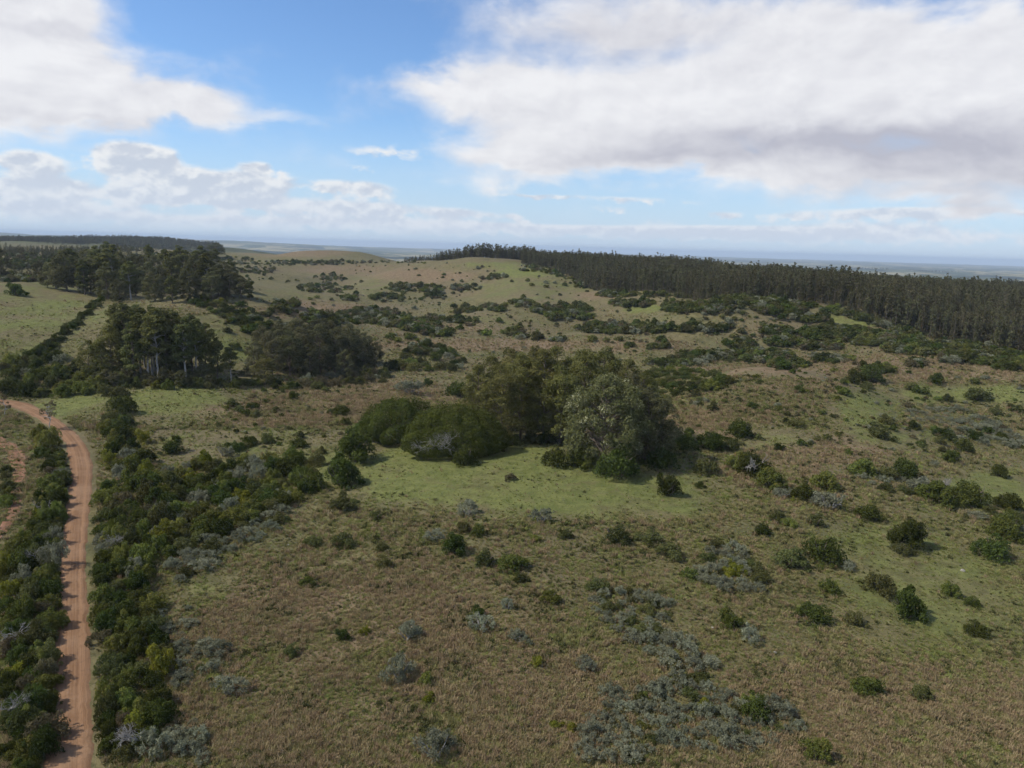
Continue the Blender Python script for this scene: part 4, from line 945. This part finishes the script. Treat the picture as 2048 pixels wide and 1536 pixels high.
def join_mesh(ms, name):
    """one tree mesh for the far stand"""
    V, Fc, mi, ti, o = [], [], [], [], 0
    for k, me in enumerate(ms):
        v = np.empty(len(me.vertices) * 3, np.float32); me.vertices.foreach_get('co', v); v = v.reshape(-1, 3)
        f = np.empty(len(me.loops), np.int32); me.loops.foreach_get('vertex_index', f); f = f.reshape(-1, 4)
        t = np.full(len(f), .5, np.float32)
        if 'tint' in me.attributes: me.attributes['tint'].data.foreach_get('value', t)
        V.append(v); Fc.append(f + o); mi += [k] * len(f); ti.append(t); o += len(v)
    me = mesh_np(name, np.concatenate(V), np.concatenate(Fc), None, tint=np.concatenate(ti))
    for m in ms: me.materials.append(m.materials[0])
    me.polygons.foreach_set('material_index', np.array(mi, np.int32)); return me
tree_lib = lib('plantation_kinds', [new_obj('t%d' % i, join_mesh(m, 'plantation_tree'), link=False) for i, m in enumerate(PM)])
ii = np.array([i for i in range(len(TX)) if i not in es]); n = len(ii); s = rng.normal(.88, .11, n) * np.clip(.78 + (px_[ii] - 1050) / 1200, .78, 1.0)
scatter('plantation_forest', np.stack([TX[ii], TY[ii], TZ[ii] - .2], 1), np.stack([s * 1.05, s * 1.05, s], 1), np.stack([rng.normal(0, .02, n), rng.normal(0, .02, n), rng.uniform(0, 6.28, n)], 1), rng.integers(0, 8, n), tree_lib, 'the mass of the dark plantation covering the right hill', 'forest')
# ridge pines, far woods
fp = []
_Ys = np.linspace(820, 1300, 120)
for px in np.arange(806, 1066, 2.2):
    xx = (px - 1024) / F * _Ys; cY = float(_Ys[np.argmax((gz(xx, _Ys) - CAM_H) / _Ys)])
    for k in range(3):
        Y = cY + 6 + k * 15 + rv.uniform(-7, 7); fp.append(((px + rv.uniform(-2, 2) - 1024) / F * Y, Y, rv.uniform(.55, 1.1) * (.35 + .55 * min(1, (px - 806) / 190))))
for _ in range(2600):                                   # wooded ridge far left
    px = rv.uniform(-60, 440); Y = rv.uniform(2150, 2750); fp.append(((px - 1024) / F * Y, Y, rv.uniform(.6, .95)))
for _ in range(900):                                    # woods left of the upper grove
    px = rv.uniform(-60, 300); Y = rv.uniform(600, 1500); fp.append(((px - 1024) / F * Y, Y, rv.uniform(.3, .6)))
for _ in range(46):                                     # copses on the plain
    px = rv.uniform(300, 2100); Y = 3200 * math.exp(rv.uniform(0, 1.3)); cx = (px - 1024) / F * Y; L = rv.uniform(60, 500)
    for k in range(int(L / 9)): fp.append((cx + rv.uniform(-L, L) * .5, Y + rv.uniform(-25, 25), rv.uniform(.7, 1.1)))
fp = np.array(fp); n = len(fp); fs = fp[:, 2]
wide = np.where(fp[:, 1] > 590, 1.5, 1.0); wide = np.where(fp[:, 1] > 2000, 2.2, wide)
scatter('far_woods', np.stack([fp[:, 0], fp[:, 1], gz(fp[:, 0], fp[:, 1]) - .3], 1), np.stack([fs * wide, fs * wide, fs], 1), np.stack([np.zeros(n), np.zeros(n), rng.uniform(0, 6.28, n)], 1), rng.integers(0, 8, n), tree_lib, 'distant woods on ridges and plain', 'woods')

# ------------------------------------------------------------------ grass tussocks
def grass_mat(name, c0, c1):
    return leaf_mat(name, c0, c1, .22, .3)
GM = [grass_mat('dry_grass', (.245, .182, .098), (.39, .298, .168)), grass_mat('straw_grass', (.23, .205, .084), (.34, .305, .135)), grass_mat('green_grass', (.160, .178, .050), (.25, .268, .084)), grass_mat('dark_weed', (.055, .060, .022), (.115, .115, .045))]
def tuft(seed, mat, n=16, spread=.5, h=1.0, w=.09):
    r = np.random.default_rng(seed); V = []; Fc = []; T = []
    for i in range(n):
        a = r.uniform(0, 6.283); b = np.array([r.normal() * .26, r.normal() * .26, 0]); d = np.array([math.cos(a), math.sin(a), 0]); s = np.array([-d[1], d[0], 0]) * w * r.uniform(.7, 1.4)
        hh = h * r.uniform(.55, 1.1); o = d * spread * r.uniform(.2, 1); m_ = b + o * .45 + np.array([0, 0, hh * .7]); e = b + o + np.array([0, 0, hh * .95])
        k = len(V); V += [b - s, b + s, m_ + s * .8, m_ - s * .8, e + s * .25, e - s * .25]; Fc += [(k, k + 1, k + 2, k + 3), (k + 3, k + 2, k + 4, k + 5)]; t = r.random(); T += [t, t]
    return mesh_np('tuft', np.array(V), np.array(Fc), mat, tint=T)
tl = []
for j in range(4):
    for i in range(2): tl.append(new_obj('g%d%d' % (j, i), tuft(900 + 10 * j + i, GM[j], 34 if j < 3 else 26, .62 if j != 3 else .75, 1.0 if j < 2 else .75, .042 if j < 3 else .075), link=False))
grass_lib = lib('grass_kinds', tl)
def build_grass():
    n = 330000; r = np.random.default_rng(77)
    PX = r.uniform(-60, 2110, n); far = r.random(n) < .34
    PY = np.where(far, 600 + 260 * r.random(n) ** .8, 850 + 740 * r.random(n) ** .9)
    # sight lines to the ground, by fixed-point steps
    d = ((PX - 1024) / F)[:, None] * _r + (-(PY - 768) / F)[:, None] * _u + _f
    z = np.zeros(n)
    for _ in range(14):
        t = np.clip((z - CAM_H) / np.minimum(d[:, 2], -.01), 20, 1200); x = d[:, 0] * t; y = d[:, 1] * t; z = .5 * z + .5 * gz(x, y)
    z = gz(x, y)
    PX, PY, _d = proj(x, y, z)
    rs = road_S[::2, :2]; dr = np.full(n, 1e9)
    for a in rs: dr = np.minimum(dr, np.hypot(x - a[0], y - a[1]))
    keep = (dr > 3.7) & (y < 800) & (y > 40)
    x, y, z, PX, PY = x[keep], y[keep], z[keep], PX[keep], PY[keep]; n = len(x)
    g = ell(PX, PY, GREEN); p = ell(PX, PY, PINK)
    def patch(k, ph): return .5 + .5 * np.sin(x * .35 * k + ph + 2 * np.sin(y * .21 * k + ph)) * np.sin(y * .31 * k - ph + 1.5 * np.sin(x * .17 * k))
    low = .5 * patch(1, 0) + .5 * patch(.28, 2.1); low2 = .5 * patch(1.7, 1.0) + .5 * patch(.5, 4.0)
    u = r.random(n); dryp = np.clip(.07 + .95 * p * (low - .2) - .5 * g, .01, .75); wd = np.clip(.045 + .5 * (patch(.8, 5.0) - .6), .03, .3) * (1 - .5 * g)
    gp = np.clip(.42 + .9 * (low2 - .5) + .4 * g - .15 * p, .05, .95)
    kd = np.where(u < dryp, 0, np.where(u < dryp + wd, 3, np.where(r.random(n) < gp, 2, 1)))
    ptc = patch(.6, 3.3)
    keep = r.random(n) < 1 - .58 * np.clip(g * 1.2 + .9 * (low - .5), 0, 1); pk = keep; x, y, z, g, p, kd, ptc = [q_[keep] for q_ in (x, y, z, g, p, kd, ptc)]; n = len(x)
    s = r.lognormal(math.log(.40), .38, n) * (1 - .55 * np.clip(g * 1.2, 0, 1)) * np.where(kd == 0, 1.55, np.where(kd == 3, 1.45, .95)) * (.65 + .7 * ptc)
    s = np.minimum(s, 1.0) * np.clip(y / 130, .85, 1.45)
    scatter('grass_tussocks', np.stack([x, y, z - .03], 1), np.stack([s, s, s * r.uniform(.55, 1.05, n) * np.where(kd == 0, 1.15, 1)], 1), np.stack([r.normal(0, .12, n), r.normal(0, .12, n), r.uniform(0, 6.28, n)], 1), kd * 2 + r.integers(0, 2, n), grass_lib, 'dry and green grass tussocks over the near slopes', 'grass')
build_grass()

# ------------------------------------------------------------------ haze
def haze():
    o = bpy.data.meshes.new('haze'); a, z0, z1 = 47500., -420., 130.
    v = [(x, y, z) for z in (z0, z1) for y in (-a, a) for x in (-a, a)]
    o.from_pydata(v, [], [(0, 2, 3, 1), (4, 5, 7, 6), (0, 1, 5, 4), (2, 6, 7, 3), (0, 4, 6, 2), (1, 3, 7, 5)])
    m, q, out = mat_new('haze'); vp = q.n('ShaderNodeVolumePrincipled'); vp.inputs['Color'].default_value = (.70, .84, 1.0, 1); vp.inputs['Density'].default_value = 5e-5; vp.inputs['Anisotropy'].default_value = 0.0
    q.t.links.new(vp.outputs[0], out.inputs['Volume']); o.materials.append(m)
    tag(new_obj('haze', o), 'thin blue haze of the air over the far plain', None, None, 'stuff')
haze()
